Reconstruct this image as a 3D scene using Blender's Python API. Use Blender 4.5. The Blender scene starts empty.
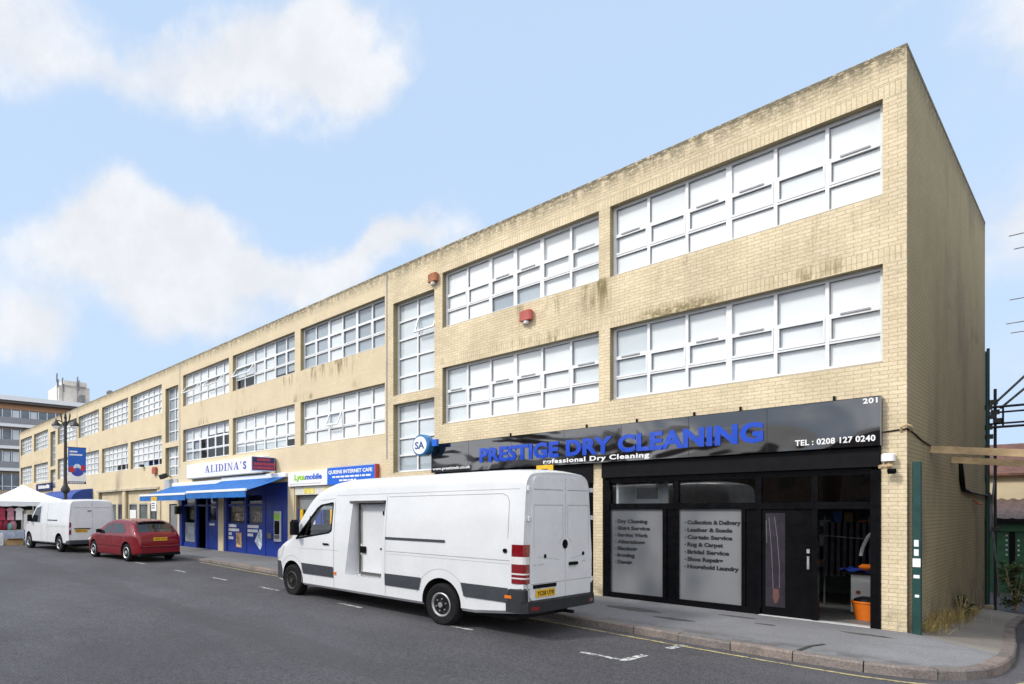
import bpy, bmesh, math, random
from mathutils import Vector, Matrix
S = bpy.context.scene
COL = S.collection
RND = random.Random(7)
PI = math.pi

# ------------------------------------------------------------------ nodes
class NG:
    def __init__(s, tree): s.t = tree
    def n(s, typ, ins=None, **at):
        nd = s.t.nodes.new(typ)
        for k, v in at.items(): setattr(nd, k, v)
        for k, v in (ins or {}).items():
            sk = nd.inputs[k]
            if isinstance(v, bpy.types.NodeSocket): s.t.links.new(v, sk)
            else: sk.default_value = v
        return nd
    def m(s, op, a, b=0.0, c=0.0, clamp=False):
        return s.n('ShaderNodeMath', {0: a, 1: b, 2: c}, operation=op, use_clamp=clamp).outputs[0]
    def mix(s, f, a, b, bt='MIX'):
        a = a if isinstance(a, bpy.types.NodeSocket) else (*a, 1)[:4]
        b = b if isinstance(b, bpy.types.NodeSocket) else (*b, 1)[:4]
        return s.n('ShaderNodeMix', {0: f, 6: a, 7: b}, data_type='RGBA', blend_type=bt).outputs[2]
    def sm(s, v, lo, hi, a=0.0, b=1.0):
        return s.n('ShaderNodeMapRange', {0: v, 1: lo, 2: hi, 3: a, 4: b}, interpolation_type='SMOOTHSTEP').outputs[0]
    def noise(s, vec, scale, detail=4, rough=.55, dist=0.0):
        d = {'Scale': scale, 'Detail': detail, 'Roughness': rough, 'Distortion': dist}
        if vec is not None: d['Vector'] = vec
        return s.n('ShaderNodeTexNoise', d).outputs[0]
    def coord(s, which='Object'): return s.n('ShaderNodeTexCoord').outputs[which]
    def mapv(s, vec, scale=(1, 1, 1), loc=(0, 0, 0)):
        return s.n('ShaderNodeMapping', {'Vector': vec, 'Scale': scale, 'Location': loc}).outputs[0]
    def xyz(s, vec): return s.n('ShaderNodeSeparateXYZ', {0: vec}).outputs
    def comb(s, x, y, z): return s.n('ShaderNodeCombineXYZ', {0: x, 1: y, 2: z}).outputs[0]
    def bump(s, h, strength=.3, dist=.01): return s.n('ShaderNodeBump', {'Height': h, 'Strength': strength, 'Distance': dist}).outputs[0]

def newmat(name):
    m = bpy.data.materials.new(name); m.use_nodes = True
    m.node_tree.nodes.clear()
    g = NG(m.node_tree)
    out = g.n('ShaderNodeOutputMaterial')
    return m, g, out
def pbsdf(g, out, col, rough=.5, metal=0.0, spec=.5, normal=None, **kw):
    d = {'Base Color': col if isinstance(col, bpy.types.NodeSocket) else (*col, 1)[:4], 'Roughness': rough, 'Metallic': metal, 'Specular IOR Level': spec}
    if normal is not None: d['Normal'] = normal
    d.update(kw)
    b = g.n('ShaderNodeBsdfPrincipled', d)
    g.t.links.new(b.outputs[0], out.inputs[0])
    return b
MATS = {}
def mat(name, col, rough=.5, metal=0.0, spec=.5, var=.12, ns=6.0, bump=0.0, bs=60.0, grime=0.0, gcol=(.06, .055, .045), coat=0.0, bd=.004):
    if name in MATS: return MATS[name]
    m, g, out = newmat(name)
    co = g.coord()
    n = g.noise(co, ns, 5, .6)
    f = g.sm(n, .3, .7, 1 - var, 1 + var)
    c = g.mix(1.0, (*col, 1), g.n('ShaderNodeCombineColor', {0: f, 1: f, 2: f}).outputs[0], 'MULTIPLY')
    if grime:
        gm = g.m('MULTIPLY', g.sm(g.noise(co, ns * .45, 6, .7), .5, .78), grime)
        c = g.mix(gm, c, gcol)
    nb = None
    if bump: nb = g.bump(g.noise(co, bs, 4, .6), bump, bd)
    rr = g.sm(g.noise(co, ns * 1.7, 3), .3, .7, max(0, rough - .06), min(1, rough + .08))
    pbsdf(g, out, c, rr, metal, spec, nb, **({'Coat Weight': coat, 'Coat Roughness': .05} if coat else {}))
    MATS[name] = m
    return m
def glass(name, tint=(.9, .93, .92), ior=1.5, wav=.0):
    if name in MATS: return MATS[name]
    m, g, out = newmat(name)
    tr = g.n('ShaderNodeBsdfTransparent', {0: (*tint, 1)})
    gl = g.n('ShaderNodeBsdfGlossy', {'Color': (1, 1, 1, 1), 'Roughness': .01})
    geo = g.n('ShaderNodeNewGeometry'); nn = geo.outputs['Normal']
    if wav:
        nn = g.bump(g.noise(g.coord(), .9, 2), wav, .05)
        g.t.links.new(nn, gl.inputs['Normal'])
    cosv = g.m('ABSOLUTE', g.n('ShaderNodeVectorMath', {0: geo.outputs['Incoming'], 1: nn}, operation='DOT_PRODUCT').outputs['Value'])
    f2 = g.m('ADD', .075, g.m('MULTIPLY', .925, g.m('POWER', g.m('SUBTRACT', 1, cosv, clamp=True), 5)), clamp=True)
    mx = g.n('ShaderNodeMixShader', {0: f2, 1: tr.outputs[0], 2: gl.outputs[0]})
    g.t.links.new(mx.outputs[0], out.inputs[0])
    MATS[name] = m
    return m

# ------------------------------------------------------------------ objects
OFF = {}
def tag(o, label=None, cat=None, group=None, kind=None):
    if label: o['label'] = label
    if cat: o['category'] = cat
    if group: o['group'] = group
    if kind: o['kind'] = kind
    return o
def empty(name, loc, label, cat, group=None, rz=0.0, scale=1.0):
    o = bpy.data.objects.new(name, None); COL.objects.link(o)
    o.location = loc; o.rotation_euler = (0, 0, rz); o.scale = (scale,) * 3
    o.empty_display_size = .2
    OFF[o.name] = Vector(loc)
    return tag(o, label, cat, group)
class MB:
    def __init__(s): s.v = []; s.f = []; s.mi = []; s.m = 0
    def add(s, vs, fs):
        b = len(s.v); s.v += [tuple(v) for v in vs]
        for f in fs: s.f.append(tuple(b + i for i in f)); s.mi.append(s.m)
        return s
    def box(s, x0, x1, y0, y1, z0, z1):
        return s.add([(x0, y0, z0), (x1, y0, z0), (x1, y1, z0), (x0, y1, z0), (x0, y0, z1), (x1, y0, z1), (x1, y1, z1), (x0, y1, z1)],
                     [(0, 3, 2, 1), (4, 5, 6, 7), (0, 1, 5, 4), (1, 2, 6, 5), (2, 3, 7, 6), (3, 0, 4, 7)])
    def bbox(s, x0, x1, y0, y1, z0, z1, b=.01):
        # box with chamfered vertical and top edges
        pts = []
        for z, i in ((z0, 0), (z1 - b, 0), (z1, b)):
            xa, xb, ya, yb = x0 + i, x1 - i, y0 + i, y1 - i
            pts += [(xa + b, ya, z), (xb - b, ya, z), (xb, ya + b, z), (xb, yb - b, z), (xb - b, yb, z), (xa + b, yb, z), (xa, yb - b, z), (xa, ya + b, z)]
        fs = [tuple(range(7, -1, -1)), tuple(range(16, 24))]
        for k in (0, 8):
            for i in range(8): fs.append((k + i, k + (i + 1) % 8, k + 8 + (i + 1) % 8, k + 8 + i))
        return s.add(pts, fs)
    def quad(s, a, b, c, d): return s.add([a, b, c, d], [(0, 1, 2, 3)])
    def obox(s, c, ux, uy, uz):
        c, ux, uy, uz = map(Vector, (c, ux, uy, uz))
        vs = [c + ux * i + uy * j + uz * k for k in (-1, 1) for (i, j) in ((-1, -1), (1, -1), (1, 1), (-1, 1))]
        return s.add(vs, [(0, 3, 2, 1), (4, 5, 6, 7), (0, 1, 5, 4), (1, 2, 6, 5), (2, 3, 7, 6), (3, 0, 4, 7)])
    def bar(s, a, b, w, h=None, up=(0, 0, 1)):
        a, b = Vector(a), Vector(b); d = b - a
        up = Vector(up)
        if abs(d.normalized().dot(up)) > .99: up = Vector((0, 1, 0))
        sx = d.cross(up).normalized(); sy = sx.cross(d).normalized()
        return s.obox((a + b) / 2, d / 2, sx * w / 2, sy * (h or w) / 2)
    def tube(s, pts, r, n=10, cap=True):
        pts = [Vector(p) for p in pts]
        rs = r if isinstance(r, (list, tuple)) else [r] * len(pts)
        vs = []; fs = []
        up = None
        for i, p in enumerate(pts):
            d = (pts[min(i + 1, len(pts) - 1)] - pts[max(i - 1, 0)]).normalized()
            if up is None: up = Vector((0, 0, 1)) if abs(d.z) < .9 else Vector((1, 0, 0))
            a = d.cross(up).normalized(); b = a.cross(d).normalized(); up = b
            for k in range(n):
                t = 2 * PI * k / n
                vs.append(p + (a * math.cos(t) + b * math.sin(t)) * rs[i])
        for i in range(len(pts) - 1):
            for k in range(n):
                fs.append((i * n + k, i * n + (k + 1) % n, (i + 1) * n + (k + 1) % n, (i + 1) * n + k))
        if cap:
            fs.append(tuple(range(n - 1, -1, -1))); e = (len(pts) - 1) * n
            fs.append(tuple(range(e, e + n)))
        return s.add(vs, fs)
    def lathe(s, prof, n=20, c=(0, 0, 0), axis='z', cap=True):
        # prof: (radius, height) pairs
        vs = []; fs = []
        for r, h in prof:
            for k in range(n):
                t = 2 * PI * k / n; x, y = r * math.cos(t), r * math.sin(t)
                v = (x, y, h) if axis == 'z' else ((x, h, y) if axis == 'y' else (h, x, y))
                vs.append((v[0] + c[0], v[1] + c[1], v[2] + c[2]))
        for i in range(len(prof) - 1):
            for k in range(n): fs.append((i * n + k, i * n + (k + 1) % n, (i + 1) * n + (k + 1) % n, (i + 1) * n + k))
        e = (len(prof) - 1) * n
        if cap is True: fs.append(tuple(range(n - 1, -1, -1)))
        if cap: fs.append(tuple(range(e, e + n)))
        return s.add(vs, fs)
    def prism(s, poly, a, b, axis='y'):
        # poly in the two other axes, extruded along axis from a to b
        def P(u, v, w): return (u, w, v) if axis == 'y' else ((w, u, v) if axis == 'x' else (u, v, w))
        n = len(poly)
        vs = [P(u, v, a) for u, v in poly] + [P(u, v, b) for u, v in poly]
        fs = [tuple(range(n)), tuple(range(2 * n - 1, n - 1, -1))]
        for i in range(n): fs.append((i, i + n, (i + 1) % n + n, (i + 1) % n))
        return s.add(vs, fs)
    def grid(s, rows):
        n = len(rows[0]); vs = [p for r in rows for p in r]; fs = []
        for i in range(len(rows) - 1):
            for j in range(n - 1): fs.append((i * n + j, i * n + j + 1, (i + 1) * n + j + 1, (i + 1) * n + j))
        return s.add(vs, fs)
    def mesh(s, name, mats, smooth=None, norm=True):
        me = bpy.data.meshes.new(name)
        me.from_pydata([tuple(v) for v in s.v], [], s.f)
        for m in (mats if isinstance(mats, (list, tuple)) else [mats]): me.materials.append(m)
        me.polygons.foreach_set('material_index', s.mi)
        if norm:
            b = bmesh.new(); b.from_mesh(me)
            bmesh.ops.recalc_face_normals(b, faces=b.faces); b.to_mesh(me); b.free()
        if smooth is not None:
            me.polygons.foreach_set('use_smooth', [True] * len(me.polygons))
            me.set_sharp_from_angle(angle=math.radians(smooth))
        me.update()
        return me
    def build(s, name, mats, parent=None, label=None, cat=None, group=None, kind=None, smooth=None, local=False, norm=True):
        if parent is None and s.v and kind is None and not local:
            xs = [v[0] for v in s.v]; ys = [v[1] for v in s.v]; zs = [v[2] for v in s.v]
            off = Vector(((min(xs) + max(xs)) / 2, (min(ys) + max(ys)) / 2, min(zs)))
        elif parent is not None and not local: off = OFF.get(parent.name, Vector((0, 0, 0)))
        else: off = Vector((0, 0, 0))
        s.v = [(v[0] - off.x, v[1] - off.y, v[2] - off.z) for v in s.v]
        o = bpy.data.objects.new(name, s.mesh(name, mats, smooth, norm)); COL.objects.link(o)
        if parent is not None: o.parent = parent
        else: o.location = off
        OFF[o.name] = off
        return tag(o, label, cat, group, kind)
def copy_tree(o, parent=None):
    c = o.copy(); COL.objects.link(c)
    if parent is not None: c.parent = parent
    for ch in list(o.children): copy_tree(ch, c)
    return c

# ------------------------------------------------------------------ lettering
_T = {}
def text_data(body, bold=0.0, space=1.0):
    k = (body, bold, space)
    if k not in _T:
        cu = bpy.data.curves.new('lettering', 'FONT'); cu.body = body; cu.offset = bold; cu.space_character = space
        cu.resolution_u = 3
        o = bpy.data.objects.new('lettering', cu); COL.objects.link(o)
        dg = bpy.context.evaluated_depsgraph_get(); dg.update()
        me = bpy.data.meshes.new_from_object(o.evaluated_get(dg))
        vs = [(v.co.x, v.co.y) for v in me.vertices]; fs = [tuple(p.vertices) for p in me.polygons]
        # boundary edges for the extruded sides
        cnt = {}
        for f in fs:
            for i in range(len(f)):
                e = (f[i], f[(i + 1) % len(f)]); cnt[tuple(sorted(e))] = cnt.get(tuple(sorted(e)), []) + [e]
        bd = [l[0] for l in cnt.values() if len(l) == 1]
        bpy.data.objects.remove(o); bpy.data.meshes.remove(me); bpy.data.curves.remove(cu)
        _T[k] = (vs, fs, bd)
    return _T[k]
def text(mb, body, O, U, V, w=None, h=None, d=.01, bold=0.0, space=1.0, shear=0.0):
    """Letters on the plane O + s*U + t*V (U, V unit vectors), w wide and h tall, d proud of it along U x V."""
    vs, fs, bd = text_data(body, bold, space)
    xs = [v[0] for v in vs]; ys = [v[1] for v in vs]
    x0, y0 = min(xs), min(ys); W, H = max(xs) - x0, max(ys) - y0
    if w is None: w = W * h / H
    if h is None: h = H * w / W
    O, U, V = Vector(O), Vector(U), Vector(V); N = U.cross(V)
    pt = lambda v, e: O + U * ((v[0] - x0) / W * w + shear * (v[1] - y0) / H * h) + V * ((v[1] - y0) / H * h) + N * e
    n = len(vs)
    al = [pt(v, d) for v in vs] + [pt(v, 0) for v in vs]
    F = [f for f in fs] + [(a, b, b + n, a + n) for a, b in bd]
    return mb.add(al, F)
SKY_K, CLOUD, HAZE0, HAZE1, SUN_E, EXPO = 1.25, 5.0, .86, .12, 1.75, .62
# ------------------------------------------------------------------ materials
def brick_material():
    m, g, out = newmat('yellow_stock_brick')
    co = g.coord(); x, y, z = g.xyz(co)
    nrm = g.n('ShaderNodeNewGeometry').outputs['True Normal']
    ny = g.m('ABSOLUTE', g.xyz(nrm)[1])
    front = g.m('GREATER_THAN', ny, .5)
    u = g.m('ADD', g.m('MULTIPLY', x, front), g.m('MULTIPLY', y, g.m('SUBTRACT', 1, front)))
    wob = g.m('MULTIPLY', g.m('SUBTRACT', g.noise(co, 3.0, 2), .5), .006)
    v = g.m('ADD', z, wob)
    def bricks(a, b, sx, sy, c1, c2, mo, off=.5):
        return g.n('ShaderNodeTexBrick', {'Vector': g.comb(a, b, 0), 'Color1': c1, 'Color2': c2, 'Mortar': mo, 'Scale': 1.0, 'Mortar Size': .0050,
                   'Mortar Smooth': .3, 'Bias': .0, 'Brick Width': sx, 'Row Height': sy}, offset=off, squash=1.0, offset_frequency=2)
    C1, C2, MO = (.715, .60, .415, 1), (.64, .53, .35, 1), (.46, .385, .265, 1)
    b1 = bricks(u, v, .205, .064, C1, C2, MO)
    b2 = bricks(v, u, .205, .064, C1, C2, MO, .0)
    def band(lo, hi):
        return g.m('MULTIPLY', g.m('GREATER_THAN', z, lo), g.m('LESS_THAN', z, hi))
    sol = g.m('MULTIPLY', g.m('ADD', band(8.4, 8.625), band(5.85, 6.075)), g.m('MULTIPLY', front, g.m('GREATER_THAN', x, -9.2)))
    col = g.mix(sol, b1.outputs[0], b2.outputs[0])
    mor = g.m('ADD', g.m('MULTIPLY', b1.outputs[1], g.m('SUBTRACT', 1, sol)), g.m('MULTIPLY', b2.outputs[1], sol))
    # brick to brick and larger tone drift
    var = g.sm(g.noise(co, .9, 5, .6), .3, .7, .86, 1.10)
    fine = g.sm(g.noise(co, 26, 3, .6), .3, .7, .90, 1.08)
    col = g.mix(1, col, g.n('ShaderNodeCombineColor', {0: var, 1: var, 2: var}).outputs[0], 'MULTIPLY')
    col = g.mix(1, col, g.n('ShaderNodeCombineColor', {0: fine, 1: fine, 2: fine}).outputs[0], 'MULTIPLY')
    # older bays to the left are limewashed smooth
    wash = g.m('MULTIPLY', g.sm(x, -11.0, -11.3), front)
    col = g.mix(g.m('MULTIPLY', wash, .62), col, (.67, .565, .39))
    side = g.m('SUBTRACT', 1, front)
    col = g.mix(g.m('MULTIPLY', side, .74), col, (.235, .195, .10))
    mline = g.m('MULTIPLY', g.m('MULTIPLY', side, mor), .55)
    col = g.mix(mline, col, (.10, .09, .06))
    # soot under the coping, streaks below sills, damp at the foot
    st = g.noise(g.mapv(co, (5.5, 5.5, .8)), 1.0, 6, .7)
    fl = g.noise(g.mapv(co, (9, 9, 16)), 1.0, 5, .75)
    top = g.m('MULTIPLY', g.sm(z, 8.62, 9.10), g.m('MULTIPLY', g.sm(st, .33, .55), g.sm(fl, .34, .56)))
    top = g.m('MAXIMUM', top, g.m('MULTIPLY', g.sm(z, 8.98, 9.08), g.sm(fl, .36, .50)))
    col = g.mix(g.m('MULTIPLY', top, .85), col, (.10, .088, .06))
    patch = g.noise(g.mapv(co, (.55, .55, .35)), 1.0, 4, .6)
    up = g.m('MULTIPLY', band(6.15, 6.9), g.sm(z, 6.1, 6.8))
    strk = g.m('MULTIPLY', g.m('MULTIPLY', up, g.sm(st, .5, .68)), g.sm(patch, .47, .62))
    col = g.mix(g.m('MULTIPLY', strk, .8), col, (.13, .105, .05))
    def span(lo, hi, s=.35): return g.m('MULTIPLY', g.sm(x, lo - s, lo + s), g.sm(x, hi + s, hi - s))
    moss = g.m('MULTIPLY', g.m('MULTIPLY', span(-15.0, -12.4), g.m('MULTIPLY', g.sm(z, 6.25, 6.85), band(6.2, 6.92))), g.sm(st, .42, .60))
    moss = g.m('MAXIMUM', moss, g.m('MULTIPLY', g.m('MULTIPLY', span(-5.1, -4.45, .2), g.m('MULTIPLY', g.sm(z, 5.95, 6.6), band(5.9, 6.95))), g.sm(st, .40, .62)))
    moss = g.m('MAXIMUM', moss, g.m('MULTIPLY', g.m('MULTIPLY', span(-3.9, -2.5), g.m('MULTIPLY', g.sm(z, 6.12, 5.9), band(5.84, 6.2))), g.sm(fl, .36, .56)))
    moss = g.m('MAXIMUM', moss, g.m('MULTIPLY', g.m('MULTIPLY', span(-7.6, -5.3), g.m('MULTIPLY', g.sm(z, 6.2, 5.86), band(5.82, 6.3))), g.sm(st, .48, .64)))
    moss = g.m('MULTIPLY', moss, front)
    col = g.mix(g.m('MULTIPLY', moss, .82), col, (.155, .125, .045))
    lint = g.m('MULTIPLY', g.m('MULTIPLY', band(5.86, 6.25), g.sm(z, 6.25, 5.9)), g.m('MULTIPLY', g.sm(st, .44, .62), g.sm(patch, .5, .6)))
    col = g.mix(g.m('MULTIPLY', lint, .7), col, (.17, .13, .05))
    foot = g.m('MULTIPLY', g.sm(z, .75, .1), g.sm(g.noise(co, 2.2, 5, .7), .42, .65))
    col = g.mix(g.m('MULTIPLY', foot, .75), col, (.14, .12, .09))
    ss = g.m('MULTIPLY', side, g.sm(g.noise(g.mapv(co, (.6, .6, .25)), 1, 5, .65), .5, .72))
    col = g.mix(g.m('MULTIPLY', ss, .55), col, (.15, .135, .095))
    h = g.m('SUBTRACT', g.m('MULTIPLY', g.noise(co, 40, 3), .35), mor)
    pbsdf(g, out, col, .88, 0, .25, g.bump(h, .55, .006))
    return m

def asphalt_material(name, base, patchy, speck=1.0):
    m, g, out = newmat(name)
    co = g.coord()
    big = g.noise(g.mapv(co, (.10, .22, 1)), 1.0, 5, .6)
    mid = g.noise(co, .9, 5, .65)
    fine = g.noise(co, 42, 3, .75)
    vor = g.n('ShaderNodeTexVoronoi', {'Vector': co, 'Scale': 75.0}).outputs['Distance']
    f = g.m('MULTIPLY', g.sm(big, .3, .7, 1 - patchy, 1 + patchy), g.sm(mid, .3, .7, .92, 1.07))
    f = g.m('MULTIPLY', f, g.m('MULTIPLY', g.sm(fine, .32, .68, 1 - .46 * speck, 1 + .52 * speck), g.sm(g.noise(co, 13, 3, .7), .3, .7, 1 - .14 * speck, 1 + .14 * speck)))
    c = g.mix(1, (*base, 1), g.n('ShaderNodeCombineColor', {0: f, 1: f, 2: f}).outputs[0], 'MULTIPLY')
    lightst = g.m('MULTIPLY', g.sm(vor, .16, .06), g.sm(g.noise(co, 21, 2), .5, .62))
    c = g.mix(g.m('MULTIPLY', lightst, .42 * speck), c, (.30, .29, .275))
    spot = g.sm(g.noise(co, 1.7, 6, .72), .66, .78)
    c = g.mix(g.m('MULTIPLY', spot, .45), c, (.035, .035, .036))
    # trench reinstatement along the street and thin crack lines
    x, y, z = g.xyz(co)
    wv = g.m('ADD', y, g.m('MULTIPLY', g.m('SUBTRACT', g.noise(co, .35, 3), .5), 1.1))
    tr = g.m('MULTIPLY', g.sm(wv, -8.15, -8.05), g.sm(wv, -7.35, -7.45))
    c = g.mix(g.m('MULTIPLY', tr, .40), c, (.05, .05, .053))
    gut = g.m('MULTIPLY', g.m('MULTIPLY', g.m('MULTIPLY', g.sm(y, -3.5, -2.9), g.sm(y, -2.25, -2.6)), g.sm(g.noise(co, 2.6, 5, .7), .36, .66)), .5)
    c = g.mix(gut, c, (.045, .04, .034))
    cr = g.n('ShaderNodeTexVoronoi', {'Vector': g.mapv(co, (.18, .3, 1)), 'Scale': 1.0}, feature='DISTANCE_TO_EDGE').outputs[0]
    cr = g.m('MULTIPLY', g.sm(cr, .006, .001), g.sm(g.noise(co, .5, 3), .5, .6))
    c = g.mix(g.m('MULTIPLY', cr, .25), c, (.02, .02, .02))
    h = g.m('ADD', g.m('MULTIPLY', fine, .6), g.m('MULTIPLY', vor, -.5))
    pbsdf(g, out, c, .82, 0, .35, g.bump(h, .45 * speck, .006))
    return m
def worn_paint(name, col, lo=.42, hi=.60):
    m, g, out = newmat(name)
    co = g.coord()
    f = g.sm(g.noise(co, 14, 5, .75), lo, hi)
    c = g.mix(f, (.09, .09, .092), (*col, 1))
    pbsdf(g, out, c, .75, 0, .3)
    return m
def kerb_material():
    m, g, out = newmat('granite_kerb')
    co = g.coord()
    rnd = g.n('ShaderNodeNewGeometry').outputs['Random Per Island']
    base = g.n('ShaderNodeValToRGB', {0: rnd})
    cr = base.color_ramp; cr.elements[0].color = (.175, .155, .145, 1); cr.elements[1].color = (.235, .19, .168, 1)
    f = g.sm(g.noise(co, 45, 4, .7), .3, .7, .7, 1.3)
    c = g.mix(1, base.outputs[0], g.n('ShaderNodeCombineColor', {0: f, 1: f, 2: f}).outputs[0], 'MULTIPLY')
    d = g.m('MULTIPLY', g.sm(g.noise(co, 3, 5, .7), .45, .7), .6)
    c = g.mix(d, c, (.075, .068, .06))
    pbsdf(g, out, c, .8, 0, .3, g.bump(g.noise(co, 50, 4, .7), .5, .008))
    return m
M_brick = brick_material()
M_road = asphalt_material('road_asphalt', (.073, .071, .078), .24)
M_pave = asphalt_material('pavement_asphalt', (.182, .182, .19), .20, .4)
M_lane = asphalt_material('lane_concrete', (.22, .20, .175), .22, .4)
M_kerb = kerb_material()
M_whiteline = worn_paint('white_road_paint', (.62, .62, .60))
M_yelline = worn_paint('yellow_road_paint', (.50, .42, .19), .36, .56)
M_upvc = mat('white_upvc', (.75, .76, .77), .4, var=.05)
M_oldwin = mat('white_painted_steel', (.77, .78, .78), .45, var=.07)
M_wglass = glass('window_glass', (.97, .985, .985), 1.5, .06)
M_shopglass = glass('shop_glass', (.80, .83, .84), 1.5, .05)
def blind_material(name, a, b):
    m, g, out = newmat(name); co = g.coord()
    rnd = g.n('ShaderNodeNewGeometry').outputs['Random Per Island']
    c = g.mix(rnd, a, b)
    v = g.sm(g.noise(g.mapv(co, (.6, 1, .9)), 1.0, 3), .3, .7, .94, 1.05)
    c = g.mix(1, c, g.n('ShaderNodeCombineColor', {0: v, 1: v, 2: v}).outputs[0], 'MULTIPLY')
    pbsdf(g, out, c, .7, 0, .3); return m
M_blindw = blind_material('white_blind', (.78, .80, .815), (.875, .88, .885))
M_blindb = blind_material('pale_grey_blind_and_reflection', (.56, .61, .65), (.70, .735, .76))
M_blindg_refl = blind_material('grey_net_and_reflection', (.26, .31, .36), (.42, .47, .52))  # grey also stands in for sky reflected in panes without blinds
M_room = mat('room_plaster', (.32, .31, .29), .85, var=.1, ns=1)
M_coping = mat('weathered_coping', (.25, .215, .15), .9, var=.45, ns=3, bump=.4, grime=.6)
M_conc = mat('pale_concrete', (.45, .40, .31), .85, var=.12, ns=2, bump=.2, grime=.35)
M_cream = mat('cream_render', (.58, .49, .33), .85, var=.08, ns=1.5, bump=.15, grime=.25, gcol=(.25, .2, .12))
M_felt = mat('roofing_felt', (.07, .07, .07), .9, var=.2, ns=2)
M_black = mat('satin_black', (.0035, .0035, .0045), .28, spec=.12, var=.15, ns=4)
M_blackm = mat('matt_black', (.006, .006, .0075), .5, spec=.12, var=.2, ns=5)
M_iron = mat('black_iron', (.014, .014, .015), .45, var=.25, ns=9, bump=.1)
M_white = mat('white_sign_face', (.78, .79, .80), .4, var=.03)
M_blue = mat('blue_shopfront', (.009, .034, .25), .4, var=.12, ns=2)
M_blue2 = mat('bright_blue_sign', (.01, .12, .60), .35, var=.05)
M_letter = mat('blue_letter', (.004, .055, .46), .12, var=.05, spec=.7)
M_letw = mat('white_letter', (.80, .80, .80), .4, var=.03)
M_letk = mat('black_letter', (.01, .01, .012), .5, var=.05)
M_navy = mat('navy_panel', (.012, .018, .11), .4, var=.08)
M_red = mat('red_plastic', (.42, .055, .035), .4, var=.1)
M_orange = mat('orange_plastic', (.80, .19, .015), .4, var=.08)
M_rust = mat('faded_terracotta', (.34, .12, .05), .6, var=.2)
M_yel = mat('yellow_plate', (.72, .42, .01), .45, var=.06)
M_lime = mat('lime_green', (.28, .58, .02), .45, var=.06)
M_alu = mat('brushed_aluminium', (.50, .51, .52), .35, .8, var=.1, ns=10)
M_steel = mat('galvanised_steel', (.20, .20, .205), .5, .7, var=.25, ns=7)
M_grey = mat('grey_paint', (.22, .235, .25), .5, var=.12, ns=3)
M_paneshade = mat('pane_shade_grey', (.24, .245, .25), .7)  # tones of the painted shadow lines at the panes
M_paneshadel = mat('pane_shade_pale', (.46, .46, .45), .8)
M_greyv = mat('vent_grey', (.33, .34, .35), .5)
M_greyl = mat('light_grey_panel', (.45, .47, .49), .5, var=.08, ns=2)
M_dark = mat('dark_void', (.02, .02, .02), .8, var=.1)
M_tyre = mat('tyre_rubber', (.010, .010, .011), .85, spec=.2, var=.25, ns=14, bump=.25, bs=90)
M_wood = mat('pale_timber', (.50, .36, .20), .75, var=.22, ns=4, bump=.2, bs=30)
M_card = mat('brown_cardboard', (.45, .29, .14), .8, var=.12)
M_gpost = mat('bottle_green_paint', (.006, .045, .040), .45, var=.18, ns=6, grime=.25)
M_awn = mat('blue_awning_canvas', (.006, .125, .43), .6, var=.16, ns=2)
M_awnd = mat('dark_blue_canvas', (.015, .05, .26), .6, var=.12, ns=2)
def frosted():
    m, g, out = newmat('frosted_film')
    co = g.coord()
    c = g.mix(g.sm(g.noise(g.mapv(co, (1.1, 1, .55)), 1.0, 2), .32, .68), (.105, .112, .125), (.195, .20, .21))  # pale drift painted in for backlight showing through the film
    pbsdf(g, out, c, .22, 0, .6)
    return m
M_frost = frosted()
def gloss_sign():
    m, g, out = newmat('gloss_black_sign')
    co = g.coord()
    w = g.noise(g.mapv(co, (.38, .4, .8)), 1.0, 3, .5, .4)
    pbsdf(g, out, (.006, .006, .008), .05, 0, .5, g.bump(w, .30, .16), IOR=2.2)
    return m
M_sign = gloss_sign()

# ------------------------------------------------------------------ the long brick building
BAY = [(-4.50, -.27), (-9.02, -4.74), (-15.45, -11.22), (-20.19, -15.80), (-24.87, -20.50), (-31.59, -27.33), (-36.41, -31.98), (-41.26, -37.0), (-46.45, -41.67), (-53.77, -49.24), (-58.75, -54.47)]
STAIR = [(-10.87, -9.30), (-26.88, -25.39), (-48.52, -47.06)]
XL, DEPTH, ZT = -59.2, 9.65, 9.06
bld = empty('brick_building', (0, 0, 0), 'long three storey building of yellow stock brick with rows of white windows over shops', 'building')
openings = []
for k, (a, b) in enumerate(BAY):
    z = (4.29, 5.84, 6.91, 8.42) if k < 2 else (4.25, 5.80, 6.92, 8.42)
    openings += [(a, b, z[0], z[1]), (a, b, z[2], z[3])]
for a, b in STAIR: openings += [(a, b, 5.33, 8.08), (a, b, 3.05 if a > -20 else 3.62, 5.09)]
GROUND = [(-4.66, -.29, 3.0), (-9.25, -4.86, 3.0), (-15.72, -11.5, 2.5), (-25.25, -16.22, 3.0), (-26.42, -25.5, 2.25), (-32.3, -27.85, 3.05), (-36.9, -32.75, 3.05), (-41.5, -37.3, 2.6), (-46.4, -41.9, 2.7), (-53.7, -49.3, 2.7), (-58.6, -54.5, 2.7)]
for a, b, t in GROUND: openings.append((a, b, .1, t))
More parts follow.
